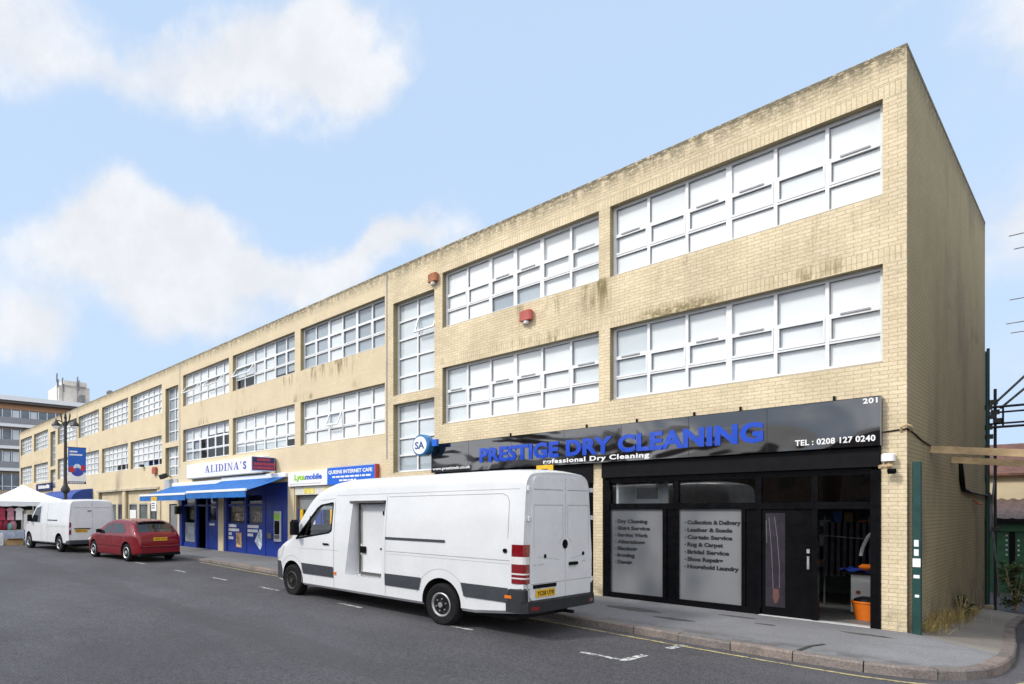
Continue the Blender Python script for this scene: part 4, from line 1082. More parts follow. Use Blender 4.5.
def panel_van():
    L, W2, kk = 5.2, .985, 1.09
    a = .12; fx, fy = -math.cos(a), -math.sin(a); px, py = -24.85, -5.37
    cx_, cy_ = px + fx * L / 2 * kk - math.sin(a) * W2 * kk, py + fy * L / 2 * kk + math.cos(a) * W2 * kk
    root = empty('panel_van', (cx_, cy_, .09), 'medium white panel van parked beside the lamp post ahead of the red car', 'van', 'white vans parked along the kerb', rz=a, scale=kk)
    X = lambda v: v - L / 2
    top = smooth_tab([(X(0), .80), (X(.1), .98), (X(.4), 1.08), (X(.95), 1.2), (X(1.15), 1.36), (X(1.75), 1.95), (X(2.1), 2.08), (X(2.6), 2.13), (X(4.8), 2.13), (X(5.1), 2.09), (X(5.17), 2.05)])
    bot = lerp_tab([(X(0), .32), (X(5.17), .36)])
    hw = smooth_tab([(X(0), .72), (X(.1), .82), (X(.4), .93), (X(1.0), .975), (X(1.5), W2), (X(4.8), W2), (X(5.17), .955)])
    B = Body(L, top, bot, hw, lambda z, x: .10 * (max(0, z - 1.1) / 1.0) ** 1.5 + .03 * max(0, .7 - z), .14, .03)
    body = B.mesh([X(0), X(.03), X(.07)] + [X(.12 + 5.0 * i / 60) for i in range(61)] + [X(5.17)]).build('body', [M_vwhite, M_vdark, M_blackm], root, local=True)
    body.parent = None; R = .335; FA, RA = X(.95), X(4.25)
    root_s = root
    c = MB()
    for x in (FA, RA):
        for s in (-1, 1): c.lathe([(.41, s * .62), (.41, s * 1.3)], 30, (x, 0, R + .04), 'y')
    boolean(body, cutter(c, M_vdark))
    body.parent = root; finish(body)
    for s in (-1, 1): q = MB(); B.side(q, [(X(1.22), 1.18), (X(1.78), 1.80), (X(2.30), 1.88), (X(2.30), 1.18)], s, .005); q.build('side_window', M_carglass, root, local=True)
    q = MB(); B.roof(q, X(1.12), X(1.78), lambda x: -.68, lambda x: .68, .006); q.build('windscreen', M_carglass, root, local=True, smooth=60)
    XR = X(5.17)
    for s in (-1, 1):
        q = MB(); q.prism([(s * .008, .52), (s * .84, .52), (s * .86, 1.2), (s * .80, 1.92), (s * .72, 2.01), (s * .008, 2.03)], XR + .002, XR + .022, 'x'); dr = q.build('rear_door', M_rear, root, local=True)
        q = MB(); q.box(XR + .022, XR + .027, min(s * .08, s * .76), max(s * .08, s * .76), 1.80, 1.815); q.box(XR + .022, XR + .027, min(s * .08, s * .76), max(s * .08, s * .76), .93, .94); q.build('pressed_line', M_gap, dr, local=True)
        q = MB(); q.prism([(s * .875, .75), (s * .955, .75), (s * .93, 1.22), (s * .875, 1.22)], XR + .001, XR + .03, 'x'); lm = q.build('tail_lamp', M_lampr, root, local=True)
        q = MB(); q.box(XR + .03, XR + .034, min(s * .88, s * .935), max(s * .88, s * .935), .92, 1.02); q.build('lens', M_lampw, lm, local=True)
        q = MB(); q.bbox(X(1.35), X(1.48), min(s * 1.0, s * 1.2), max(s * 1.0, s * 1.2), 1.22, 1.52, .04); q.tube([(X(1.45), s * .93, 1.26), (X(1.42), s * 1.1, 1.3)], .03, 8); q.build('mirror', M_blackm, root, local=True)
    plate(root, XR + .023, -.72, -.20, .83, 'NA03 KLC')
    q = MB(); q.box(XR + .022, XR + .045, -.74, -.08, .955, .99); q.box(XR + .022, XR + .04, -.20, -.04, 1.66, 1.69); q.build('handle', M_blackm, root, local=True)
    q = MB(); q.bbox(X(4.75), X(5.24), -.97, .97, .36, .52, .03); q.build('rear_bumper', M_vgrey, root, local=True)
    q = MB(); q.bbox(X(-.04), X(.35), -.75, .75, .33, .62, .06); q.build('front_bumper', M_vgrey, root, local=True)
    q = MB(); B.side(q, [(X(3.1), 1.27), (X(4.1), 1.27), (X(4.1), 1.315), (X(3.1), 1.315)], -1, .01); q.build('door_rail', M_vgrey, root, local=True)
    q = MB(); B.line(q, [(X(2.42), .45), (X(2.42), 1.95)], .012); B.line(q, [(X(3.05), .45), (X(3.05), 1.98)], .012); B.line(q, [(X(3.05), 1.05), (X(5.0), 1.05)], .01); q.build('panel_gap', M_gap, root, local=True)
    for x in (FA, RA):
        for s in (-1, 1): wheel(root, x, s * (W2 - .12), R, .22, .195, s, M_rim)
    q = MB(); q.box(X(.5), X(5.0), -.75, .75, .24, .36); q.build('underbody', M_vdark, root, local=True)
panel_van()

def red_car():
    L, W2, kk = 4.34, .92, 1.04
    a = .11; fx, fy = -math.cos(a), -math.sin(a); px, py = -18.86, -4.71
    root = empty('hatchback_car', (px + fx * L / 2 * kk - math.sin(a) * W2 * kk, py + fy * L / 2 * kk + math.cos(a) * W2 * kk, .075), 'dark red hatchback car parked between the two white vans', 'car', rz=a, scale=kk)
    X = lambda v: v - L / 2
    top = smooth_tab([(X(0), .60), (X(.08), .72), (X(.3), .82), (X(.8), .93), (X(1.12), 1.0), (X(1.5), 1.20), (X(1.95), 1.40), (X(2.5), 1.475), (X(3.1), 1.455), (X(3.5), 1.40), (X(3.74), 1.335), (X(4.02), 1.08), (X(4.18), .96), (X(4.27), .86), (X(4.33), .66)])
    bot = lerp_tab([(X(0), .24), (X(.5), .19), (X(3.7), .20), (X(4.33), .30)])
    hw = smooth_tab([(X(0), .60), (X(.1), .72), (X(.4), .85), (X(1.0), .91), (X(1.6), W2), (X(3.4), W2), (X(4.0), .885), (X(4.25), .83), (X(4.33), .79)])
    B = Body(L, top, bot, hw, lambda z, x: .36 * max(0, z - .93) + .05 * max(0, z - .7) ** 1 * .3 + .10 * max(0, .42 - z), .12, .03)
    body = B.mesh([X(0), X(.02), X(.05)] + [X(.1 + 4.2 * i / 84) for i in range(85)] + [X(4.33)]).build('body', [M_carred, M_vdark], root, local=True)
    body.parent = None; R = .315; FA, RA = X(.88), X(3.52)
    c = MB()
    for x in (FA, RA):
        for s in (-1, 1): c.lathe([(.375, s * .60), (.375, s * 1.2)], 30, (x, 0, R + .02), 'y')
    boolean(body, cutter(c, M_vdark))
    body.parent = root; finish(body, 40)
    for s in (-1, 1):
        for pl in ([(X(1.42), .96), (X(1.95), 1.28), (X(2.35), 1.355), (X(2.35), .97)], [(X(2.43), .97), (X(2.43), 1.355), (X(3.05), 1.33), (X(3.42), 1.10), (X(3.40), 1.0)]):
            q = MB(); B.side(q, pl, s, .005); q.build('side_window', M_carglass, root, local=True)
    q = MB(); B.roof(q, X(1.2), X(1.93), lambda x: -.62 + .12 * (x - X(1.2)), lambda x: .62 - .12 * (x - X(1.2)), .005); q.build('windscreen', M_carglass, root, local=True, smooth=60)
    q = MB(); B.roof(q, X(3.765), X(4.10), lambda x: -.62 - .36 * (x - X(3.765)), lambda x: .62 + .36 * (x - X(3.765)), .006); q.build('rear_window', M_carglass, root, local=True, smooth=60)
    q = MB(); rows = []
    for t in range(7): rows.append([(X(3.50 + .32 * t / 6), y, B.ztop(X(3.50), y * .98) + .008 - .012 * t / 6) for y in [-.56 + 1.12 * k / 12 for k in range(13)]])
    q.grid(rows); q.grid([[(x, y, z - .03) for x, y, z in r_] for r_ in rows]); q.build('spoiler', M_carred, root, local=True, smooth=50)
    for s in (-1, 1):
        q = MB(); rows = []
        for z in [.86 + .40 * k / 6 for k in range(7)]:
            xe = None
            for i in range(60):
                x = X(4.33) - i * .012
                if B.top(x) - B.r(x) * .55 >= z: xe = x; break
            xe = xe if xe is not None else X(3.9)
            rows.append([(xe - .16, s * (B.ys(xe - .16, min(z, 1.3)) + .006), z), (xe - .05, s * (B.ys(xe - .05, z) + .008), z), (xe + .012, s * (B.ys(xe, z) - .02), z), (xe + .03, s * (B.ys(xe, z) - .11), z)])
        q.grid(rows); lm = q.build('tail_lamp', M_lampr, root, local=True, smooth=60)
        q = MB(); B.side(q, [(X(.12), .62), (X(.5), .66), (X(.72), .82), (X(.3), .74)], s, .006); q.build('headlight', M_lampw, root, local=True)
        q = MB(); q.bbox(X(1.42), X(1.56), min(s * .88, s * 1.06), max(s * .88, s * 1.06), .98, 1.11, .03); q.build('mirror', M_blackm, root, local=True)
    plate(root, X(4.315), -.27, .27, .74, 'GJ03 KBN', .11)
    q = MB(); q.bbox(X(3.95), X(4.37), -.80, .80, .32, .58, .05); bp = q.build('rear_bumper', M_carred, root, local=True)
    q = MB(); q.box(X(4.30), X(4.378), -.79, .79, .53, .545); q.bbox(X(4.0), X(4.375), -.79, .79, .22, .325, .02); q.build('bumper_trim', M_blackm, bp, local=True)
    q = MB()
    for s in (-1, 1):
        B.line(q, [(X(1.25), .95), (X(1.3), .3)], .01, s); B.line(q, [(X(2.39), .96), (X(2.39), .3)], .01, s); B.line(q, [(X(3.22), .96), (X(3.1), .62)], .01, s)
        B.line(q, [(X(1.3), .52), (X(3.1), .52)], .02, s)
    q.build('panel_gap', M_blackm, root, local=True)
    for x in (FA, RA):
        for s in (-1, 1): wheel(root, x, s * (W2 - .115), R, .2, .2, s, M_alloy, False)
    q = MB(); q.box(X(.4), X(4.1), -.7, .7, .17, .26); q.build('underbody', M_vdark, root, local=True)
red_car()
# ------------------------------------------------------------------ ground
def gz(x): return min(.15, max(0, -.004 * x))
def lane(y): return 0.0 if y <= -1 else (-.62 if y >= 9.7 else -.62 * (y + 1) / 10.7)
xs = [-600, -200, -90, -60, -50, -37.5, -30, -20, -10, -5, 0, 1.5, 4, 10, 30, 100, 600]; ys = [-600, -200, -80, -40, -20, -12, -8, -5, -3, -1, 0.5, 2, 4, 6, 8, 9.7, 14, 30, 100, 600]
q = MB(); q.grid([[(x, y, gz(x) + lane(y)) for x in xs] for y in ys])
q.build('road', M_road, kind='structure', norm=False)
KL = [(-62, -2.35), (-52, -2.35), (-40, -2.35), (-30, -2.36), (-24, -2.38), (-19.0, -2.40), (-18.2, -2.42), (-17.6, -2.45), (-15.5, -2.58), (-13.1, -2.71), (-8, -2.76), (-4.2, -2.80), (-2.7, -2.93), (-1.7, -3.0), (-.64, -3.04), (.05, -3.02), (.38, -2.95), (.66, -2.78), (.86, -2.54), (1.0, -2.2), (1.08, -1.75), (1.11, -1.24), (1.11, -.72), (1.09, -.1), (1.0, 1.5), (.90, 3.0), (.80, 4.6), (.73, 6.2), (.70, 9.5)]
def kh(x, y):  # height of the kerb top over the road
    if y > -1: return .09
    return .03 if x < -19 else (.03 + .09 * min(1, (x + 19) / 1.2))
def dense(pts, step=.3):
    out = []
    for (a, b), (c, d) in zip(pts, pts[1:]):
        n = max(1, int(math.hypot(c - a, d - b) / step))
        out += [(a + (c - a) * i / n, b + (d - b) * i / n) for i in range(n)]
    return out + [pts[-1]]
def offset(pts, o):
    res = []
    for i, p in enumerate(pts):
        a, b = pts[max(0, i - 1)], pts[min(len(pts) - 1, i + 1)]
        d = Vector((b[0] - a[0], b[1] - a[1])).normalized(); res.append((p[0] - d.y * o, p[1] + d.x * o))
    return res
KD = dense(KL, .3); KI = offset(KD, .14)
Z = lambda p: gz(p[0]) + lane(p[1])
# kerb stones, each with its own slight set
q = MB(); acc = 0; start = 0; RK = random.Random(4)
tgt = .9
for i in range(1, len(KD)):
    acc += math.hypot(KD[i][0] - KD[i - 1][0], KD[i][1] - KD[i - 1][1])
    if acc >= tgt or i == len(KD) - 1:
        idx = list(range(start, i + 1)); j1, j2 = RK.uniform(-.006, .006), RK.uniform(-.006, .006)
        rows = []
        for n_, k in enumerate(idx):
            o, n2 = Vector(KD[k]), Vector(KI[k])
            if n_ == 0: sh = .006
            elif n_ == len(idx) - 1: sh = -.006
            else: sh = 0
            dd = Vector(KD[min(k + 1, len(KD) - 1)]) - Vector(KD[max(k - 1, 0)]); dd.normalize()
            o = o + dd * sh; n2 = n2 + dd * sh
            o = o + (n2 - o).normalized() * j2
            h = kh(*KD[k]) + j1; zb = Z(KD[k]); t = (n2 - o).normalized()
            rows.append([(o.x, o.y, zb - .1), (o.x + t.x * .006, o.y + t.y * .006, zb + h - .022), (o.x + t.x * .022, o.y + t.y * .022, zb + h), (n2.x, n2.y, zb + h), (n2.x, n2.y, zb - .1)])
        q.grid(rows)
        a = len(q.v) - 5 * len(rows); q.f.append(tuple(range(a, a + 5))); q.mi.append(0); e = len(q.v) - 5; q.f.append(tuple(range(e + 4, e - 1, -1))); q.mi.append(0)
        start = i; acc = 0; tgt = RK.uniform(.8, 1.0) if i < len(KD) - 60 else .6
q.build('kerb', M_kerb, kind='structure', norm=False)
PI_ = offset(KD, .135)
q = MB(); rows = []; q2 = MB(); rows2 = []
for k, p in enumerate(PI_):
    x, y = KD[k]
    zk = Z((x, y)) + kh(x, y) - .004
    if y <= -.7 and x <= 1.2:
        if p[0] < 0: wp = (p[0], .03, gz(x) + .115)
        else: wp = (.0, -.004, .112)
        rows.append([(p[0] + (wp[0] - p[0]) * t / 5, p[1] + (wp[1] - p[1]) * t / 5, zk + (wp[2] - zk) * t / 5) for t in range(6)])
    if y >= -.75:
        if not rows2: rows2.append([(p[0] * (1 - t / 5), p[1] + (-.004 - p[1]) * t / 5, zk + (.112 - zk) * t / 5) for t in range(6)])
        wy = max(-.004, y); wz = .115 + lane(wy) + .05
        wp = (-.02, wy, wz)
        rows2.append([(p[0] + (wp[0] - p[0]) * t / 5, p[1] + (wp[1] - p[1]) * t / 5, zk + (wp[2] - zk) * t / 5) for t in range(6)])
q.grid(rows); q.build('pavement', M_pave, kind='structure', norm=False)
q2.grid(rows2); q2.build('side_path', M_lane, kind='structure', norm=False)
# painted lines
def stroke(mb, pts, w, z=.004):
    l, r = offset(pts, w / 2), offset(pts, -w / 2)
    mb.grid([[(a[0], a[1], gz(a[0]) + lane(a[1]) + z), (b[0], b[1], gz(b[0]) + lane(b[1]) + z)] for a, b in zip(l, r)])
q = MB()
for a, b in (((-2.55, -4.80), (-1.93, -4.80)), ((-1.968, -4.749), (-1.94, -4.27)), ((-1.92, -3.60), (-1.87, -3.17)), ((-7.80, -4.74), (-7.08, -4.76)), ((-10.95, -4.66), (-10.05, -4.68)), ((-13.4, -4.64), (-12.6, -4.65)), ((-15.9, -4.64), (-15.15, -4.64)), ((-19.2, -4.62), (-18.4, -4.62)), ((-4.95, -4.78), (-4.4, -4.78))):
    stroke(q, dense([a, b], .25), .10)
q.build('road_marking', M_whiteline, kind='structure', norm=False)
yl = [p for p in offset(KD, -.27) if p[1] < -1.2]
yl = [p for p in yl if -18 < p[0]]
q = MB(); stroke(q, yl, .065); q.build('yellow_line', M_yelline, kind='structure', norm=False)
# darker patches on the pavement surface
q = MB()
def blob(cx, cy, rx, ry, z, seed, n=18):
    r_ = random.Random(seed); pts = [(cx + rx * math.cos(2 * PI * k / n) * r_.uniform(.75, 1.1), cy + ry * math.sin(2 * PI * k / n) * r_.uniform(.75, 1.1), z) for k in range(n)]
    q.add(pts, [tuple(range(n))])
for i, (x, y, rx, ry) in enumerate(((-3.5, -1.2, .5, .22), (-2.6, -1.7, .35, .12), (-.35, -.75, .30, .08), (-1.5, -1.0, .16, .06), (-5.6, -1.6, .45, .2), (-2.05, -.55, .3, .08))):
    blob(x, y, rx, ry, gz(x) + .1185, i)
q.build('pavement_stain', mat('damp_stain', (.075, .072, .07), .8, var=.35, ns=14), kind='structure', norm=False)
q = MB(); stroke(q, [(-.62, -2.85), (-.60, -2.4), (-.52, -2.1)], .05, .1235); q.build('pavement_joint', mat('tar_joint', (.04, .045, .035), .8, var=.4, ns=12), kind='structure', norm=False)

# ------------------------------------------------------------------ inside the dry cleaner's doorway
def bucket():
    r = empty('bucket', (-.62, .95, .113), 'orange plastic bucket full of dark cloths on the shop floor', 'bucket')
    q = MB(); q.lathe([(.15, .113), (.20, .40), (.215, .405), (.215, .43), (.19, .43), (.185, .40), (.14, .14)], 24, (-.62, .95, 0)); q.build('tub', M_orange, r, smooth=35)
    q = MB(); q.lathe([(.19, .38), (.17, .46), (.09, .50), (.02, .49)], 12, (-.62, .95, 0)); q.build('cloth', M_blackm, r, smooth=60)
bucket()
r = empty('work_table', (-.75, 1.7, .113), 'white fronted work table with a blue cloth inside the doorway', 'table')
q = MB(); q.bbox(-1.05, -.42, 1.35, 2.1, .84, .88, .008); q.build('tabletop', M_blackm, r)
q = MB(); q.box(-.92, -.44, 1.42, 2.05, .16, .84); q.build('cabinet', M_white, r)
q = MB(); q.lathe([(.035, 1.405), (.03, 1.418)], 14, (-.82, 0, .52), 'y'); q.build('knob', M_rust, r)
q = MB(); q.tube([(-.60, 1.33, .113), (-.60, 1.33, 1.2)], .018, 8); q.tube([(-.44, 1.33, .113), (-.44, 1.33, 1.2)], .018, 8); q.build('leg', M_alu, r)
q = MB(); rows = [[(-1.06 + .5 * i / 8, 1.33 + .5 * j / 6, .90 + .03 * math.sin(i * 1.7 + j) + .02 * math.sin(j * 2.3)) for i in range(9)] for j in range(7)]; q.grid(rows); tag(q.build('folded_cloth', mat('royal_blue_cloth', (.012, .05, .40), .8, var=.3), None, smooth=60), 'crumpled blue cloth on the work table', 'cloth')
q = MB(); q.lathe([(.02, .90), (.10, .92), (.12, .97), (.07, 1.02), (.01, 1.02)], 14, (-.72, 1.5, 0)); tag(q.build('cloth_bundle', M_orange, None, smooth=60), 'small orange bundle beside the blue cloth', 'cloth')
q = MB(); q.bbox(-.64, -.43, 1.30, 1.55, 1.0, 1.2, .006); tag(q.build('carton', M_card, None), 'brown carton on the end of the work table', 'box')
r = empty('steam_press', (-.62, 1.9, .9), 'steam press with a curved white hose behind the work table', 'press')
q = MB(); q.lathe([(.02, .89), (.17, .92), (.18, 1.25), (.12, 1.42), (.03, 1.46)], 16, (-.6, 1.95, 0)); q.build('head', mat('grey_blue_cloth', (.22, .27, .36), .7, var=.2), r, smooth=60)
q = MB(); q.tube([(-.82, 1.6, 1.16), (-.80, 1.6, 1.3), (-.73, 1.6, 1.5), (-.62, 1.6, 1.66), (-.5, 1.6, 1.69), (-.42, 1.62, 1.68)], .028, 8); q.build('hose', M_white, r, smooth=60)
r = empty('wall_shelf', (-.6, 4.6, .9), 'shelf of packets on the back wall of the dry cleaner seen through its doorway', 'shelf')
q = MB()
for z in (.7, 1.15, 1.6, 2.05): q.box(-2.6, -.32, 4.55, 4.89, z, z + .03)
q.build('board', M_grey, r)
q = MB(); RT = random.Random(21); pm = [M_white, M_blue2, M_orange, M_card, M_greyl]
for z in (.73, 1.18, 1.63):
    x = -2.55
    while x < -.5: wd = RT.uniform(.06, .22); q.m = RT.randrange(5); q.box(x, x + wd, 4.6, 4.85, z, z + RT.uniform(.12, .34)); x += wd + RT.uniform(.01, .12)
q.build('packet', pm, r)
r = empty('garment_rail', (-1.2, 2.4, .113), 'dark garment rail in the shadow behind the shop door', 'rail')
q = MB(); q.tube([(-1.5, 2.4, .113), (-1.5, 2.4, 1.85), (-.85, 2.4, 1.85), (-.85, 2.4, .113)], .016, 8); q.tube([(-1.5, 2.0, 1.5), (-.85, 2.0, 1.45)], .012, 8); q.build('frame', M_steel, r)
for i in range(7):
    q = MB(); x = -1.45 + i * .09; q.prism([(2.2, 1.75), (2.6, 1.75), (2.66, .75), (2.14, .72)], x, x + .05, 'x'); q.build('garment', mat('dark_garment', (.035, .03, .04), .8, var=.4), r)

# ------------------------------------------------------------------ right hand side wall and lane
r = empty('green_post', (.10, .06, .11), 'tall dark green square post with white stickers at the corner of the brick wall', 'post')
q = MB(); q.bbox(.055, .15, .01, .10, .08, 2.72, .008); q.build('shaft', M_gpost, r)
for z0, z1, x0, x1 in ((1.43, 1.53, .075, .125), (1.29, 1.39, .075, .125), (1.12, 1.25, .06, .145), (.95, 1.0, .07, .135), (.66, .70, .085, .13)): q = MB(); q.box(x0, x1, .004, .0095, z0, z1); q.build('sticker', M_white, r)
for y, z, nm in ((2.0, 3.03, 'upper pale timber board braced from the side wall over the lane'), (4.3, 2.96, 'lower pale timber board braced from the side wall, farther back')):
    q = MB(); q.bar((.005, y, z), (3.2, y, z - .44), .055, .12); tag(q.build('timber_board', M_wood, None), nm, 'timber')
r = empty('hoarding_post', (3.25, 3.2, -.1), 'tall timber post carrying the far ends of the two boards', 'post')
q = MB(); q.bbox(3.205, 3.30, 1.95, 2.05, -.2, 2.75, .006); q.bbox(3.205, 3.30, 4.25, 4.35, -.4, 2.7, .006); q.bbox(3.301, 3.35, 1.9, 4.4, 2.0, 2.12, .006); q.build('shaft', M_wood, r)
r = empty('scaffold', (.15, 9.9, -.52), 'dark steel scaffold poles and lattice beam at the back end of the side wall', 'scaffold')
q = MB()
for x, y, h in ((.04, 9.80, 6.0), (.14, 10.0, 5.0), (3.9, 9.95, 6.5)): q.tube([(x, y, -.6), (x, y, h)], .028, 8)
q.build('standard', M_iron, r)
q = MB(); q.tube([(.02, 9.85, 4.53), (4.2, 9.85, 4.53)], .03, 8); q.tube([(.02, 9.85, 4.03), (4.2, 9.85, 4.03)], .03, 8)
for i in range(10): q.tube([(.28 + i * .4, 9.85, 4.03), (.28 + i * .4, 9.85, 4.53)], .02, 6)
q.tube([(.02, 10.1, 4.42), (4.2, 10.1, 4.42)], .024, 8); q.tube([(.02, 10.1, 4.14), (4.2, 10.1, 4.14)], .024, 8)
q.build('lattice_beam', M_iron, r)
q = MB(); q.tube([(.12, 9.9, 4.6), (2.7, 9.9, 7.85)], .026, 8); q.tube([(.22, 10.0, 4.5), (2.9, 10.0, 7.5)], .026, 8); q.tube([(.05, 9.85, 1.4), (.16, 10.05, 3.2)], .022, 8); q.tube([(.2, 10.05, -.2), (.06, 9.9, 2.4)], .022, 8); q.build('brace', M_steel, r)
q = MB()
for x, y, z in ((.04, 9.8, 4.53), (.04, 9.8, 4.03), (.14, 10.0, 4.42), (.04, 9.8, 2.3), (.14, 10.0, 1.5), (.12, 9.9, 4.66), (.08, 9.85, 4.3), (.18, 9.95, 4.2), (.05, 9.8, 3.8)): q.obox((x, y, z), (.07, .01, 0), (-.01, .07, 0), (0, 0, .055))
q.build('coupler', M_iron, r)
q = MB(); q.tube([(.012, 5.3, 2.95), (.03, 5.35, 2.62), (.03, 5.6, 2.42), (.04, 6.6, 2.36), (.04, 8.2, 2.34), (.05, 9.6, 2.33)], [.045, .05, .04, .03, .025, .025], 8); tag(q.build('black_hose', M_blackm, None, smooth=50), 'sagging black hose fixed along the shaded side wall', 'hose')
q = MB(); q.tube([(.01, 7.4, 2.20), (.08, 7.45, 2.12), (.09, 7.9, 2.10), (.01, 8.0, 2.16)], .02, 6); tag(q.build('wall_hook', M_rust, None), 'small rusty hook on the side wall under the black hose', 'hook')
q = MB(); q.tube([(-.06, -.002, 3.19), (-.06, -.05, 3.25), (.0, -.05, 3.29), (.05, -.03, 3.26), (.05, .05, 3.21), (.004, .08, 3.2)], .018, 8); tag(q.build('wall_bracket', M_wood, None, smooth=60), 'small looped tan bracket on the brick corner above the green post', 'bracket')
q = MB(); q.tube([(.04, 9.60, -.5), (.04, 9.60, 5.9)], .035, 10); tag(q.build('drain_pipe', M_gpost, None, smooth=50), 'dark green drainpipe at the back edge of the side wall', 'pipe')
q = MB(); q.tube([(-.26, -.012, 3.20), (-.1, -.012, 3.22), (-.012, -.012, 3.225), (.012, .0, 3.225), (.012, .5, 3.19), (.012, 1.2, 3.12), (.012, 1.95, 3.09)], .011, 6); tag(q.build('wall_cable', M_blackm, None), 'thin dark cable running from the black sign round the brick corner', 'cable')
# lane buildings
r = empty('garage_block', (0, 16, -.62), 'low lane building with green garage doors and a brown corrugated roof', 'building')
q = MB(); q.box(-6, 7, 16.06, 20.2, -.7, 1.62); q.build('wall', M_cream, r)
q = MB()
for a, b in ((-5.6, -2.3), (-2.1, -.02), (.10, 2.4), (2.6, 5.6)):
    q.box(a, b, 15.98, 16.055, -.62, 1.30)
dn = q.build('garage_door', mat('garage_green', (.030, .125, .065), .5, var=.15), r)
q = MB(); q.box(-6, 7, 15.9, 16.055, 1.305, 1.60); q.build('door_header', mat('lighter_green', (.03, .13, .06), .5, var=.1), r)
q = MB()
for a in (-2.2, .04, 2.5): q.box(a - .055, a + .055, 15.93, 16.058, -.62, 1.30)
q.build('door_post', M_blackm, r)
q = MB()
for x, n_ in ((-.07, 5), (.17, 4)):
    for i in range(n_): q.box(x - .018, x + .018, 15.965, 15.979, .55 + i * .15, .60 + i * .15)
q.build('painted_mark', M_white, dn)
q = MB(); rows = []
for j in range(3): rows.append([(-6.2 + i * .045, 15.7 + 4.6 * j / 2, 1.70 + .66 * j / 2 + .03 * math.sin(i * 1.05)) for i in range(300)])
q.grid(rows); q.build('roof', mat('brown_corrugated', (.10, .062, .052), .7, var=.18, ns=2), r, norm=False)
q = MB(); q.box(-6.2, 7.2, 15.68, 15.78, 1.56, 1.70); q.build('gutter', M_blackm, r)
r = empty('rear_house', (1, 21, -.62), 'cream walled building with a red tiled roof behind the garages', 'building')
q = MB(); q.box(-5, 8, 20.5, 28, -.7, 3.3); q.build('wall', M_cream, r)
q = MB(); q.quad((-5.2, 20.25, 3.28), (8.2, 20.25, 3.28), (8.2, 24.2, 4.6), (-5.2, 24.2, 4.6)); q.quad((-5.2, 28.2, 3.28), (-5.2, 24.2, 4.6), (8.2, 24.2, 4.6), (8.2, 28.2, 3.28)); q.quad((-5.2, 20.25, 3.2), (8.2, 20.25, 3.2), (8.2, 20.25, 3.28), (-5.2, 20.25, 3.28)); q.build('roof', mat('red_roof_tile', (.125, .055, .038), .8, var=.35, ns=5), r, norm=False)
r = empty('roof_aerial', (1.0, 22, 3.4), 'tall television aerial with thin rods above the lane roofs', 'aerial')
q = MB(); q.tube([(1.0, 22, 3.6), (1.0, 22, 12.6)], .03, 8); q.build('mast', M_steel, r)
q = MB()
for z, y, x0 in ((12.25, 22, -.42), (11.75, 22.1, -.30), (9.85, 22, -.40), (8.95, 21.9, -.48), (8.62, 22.1, -.38)): q.tube([(x0, y, z), (1.6, y, z)], .020, 6)
q.build('rod', M_steel, r)
# weeds along the foot of the side wall and a bush by the scaffold
def leaf_mat(name, a, b):
    m, g, out = newmat(name)
    rnd = g.n('ShaderNodeNewGeometry').outputs['Random Per Island']
    pbsdf(g, out, g.mix(rnd, a, b), .7, 0, .25); return m
q = MB(); RW = random.Random(9)
for i in range(1250):
    y = .35 + 6.8 * RW.random() ** 1.1; dens = 1 if y < 4.2 else .5
    x = .02 + abs(RW.gauss(0, .13)) * dens; z = .15 + lane(y) + .02 - .02 * x; h = RW.uniform(.05, .25) * (1.25 if 1.2 < y < 3.6 else .7); a = RW.uniform(0, 2 * PI); l = RW.uniform(.05, .22); w_ = RW.uniform(.002, .006)
    bx_, by_ = math.cos(a), math.sin(a); bx_ = abs(bx_) * .8
    p0 = (x, y, z); p1 = (x + bx_ * l * .4, y + by_ * l * .4, z + h * .7); p2 = (x + bx_ * l, y + by_ * l, z + h)
    q.add([(p0[0] - by_ * w_, p0[1] + bx_ * w_, p0[2]), (p0[0] + by_ * w_, p0[1] - bx_ * w_, p0[2]), (p1[0] + by_ * w_, p1[1] - bx_ * w_, p1[2]), (p1[0] - by_ * w_, p1[1] + bx_ * w_, p1[2]), p2], [(0, 1, 2, 3), (3, 2, 4)])
q.build('dry_grass', leaf_mat('dry_grass_blade', (.42, .31, .14), (.24, .20, .07)), None, kind='stuff', norm=False)
def bush(cx, cy, cz, rx, h, n, label, seed, m):
    r_ = random.Random(seed); root = empty('wild_bush', (cx, cy, cz), label, 'bush')
    s_ = MB()
    for k in range(9):
        a = r_.uniform(0, 2 * PI); s_.tube([(cx, cy, cz), (cx + rx * .4 * math.cos(a), cy + rx * .4 * math.sin(a), cz + h * .5), (cx + rx * .8 * math.cos(a), cy + rx * .8 * math.sin(a), cz + h * r_.uniform(.7, 1))], [.02, .012, .005], 6)
    s_.build('stem', M_wood, root)
    s_ = MB()
    cl = [(cx + r_.gauss(0, rx * .45), cy + r_.gauss(0, rx * .45), cz + h * r_.uniform(.15, 1)) for _ in range(34)]
    for i in range(n):
        c_ = r_.choice(cl); p = Vector((c_[0] + r_.gauss(0, rx * .16), c_[1] + r_.gauss(0, rx * .16), c_[2] + r_.gauss(0, h * .06)))
        u = Vector((r_.gauss(0, 1), r_.gauss(0, 1), r_.gauss(0, .6))).normalized(); v = u.cross(Vector((r_.gauss(0, 1), r_.gauss(0, 1), r_.gauss(0, 1)))).normalized(); l = r_.uniform(.03, .06)
        s_.add([p - u * l, p + v * l * .45, p + u * l, p - v * l * .45], [(0, 1, 2, 3)])
    s_.build('foliage', m, root, norm=False)
M_leaf = leaf_mat('dull_green_leaf', (.045, .075, .022), (.10, .12, .04))
bush(.42, 10.9, -.60, .30, 1.15, 900, 'scruffy green bush growing against the scaffold poles', 3, M_leaf)
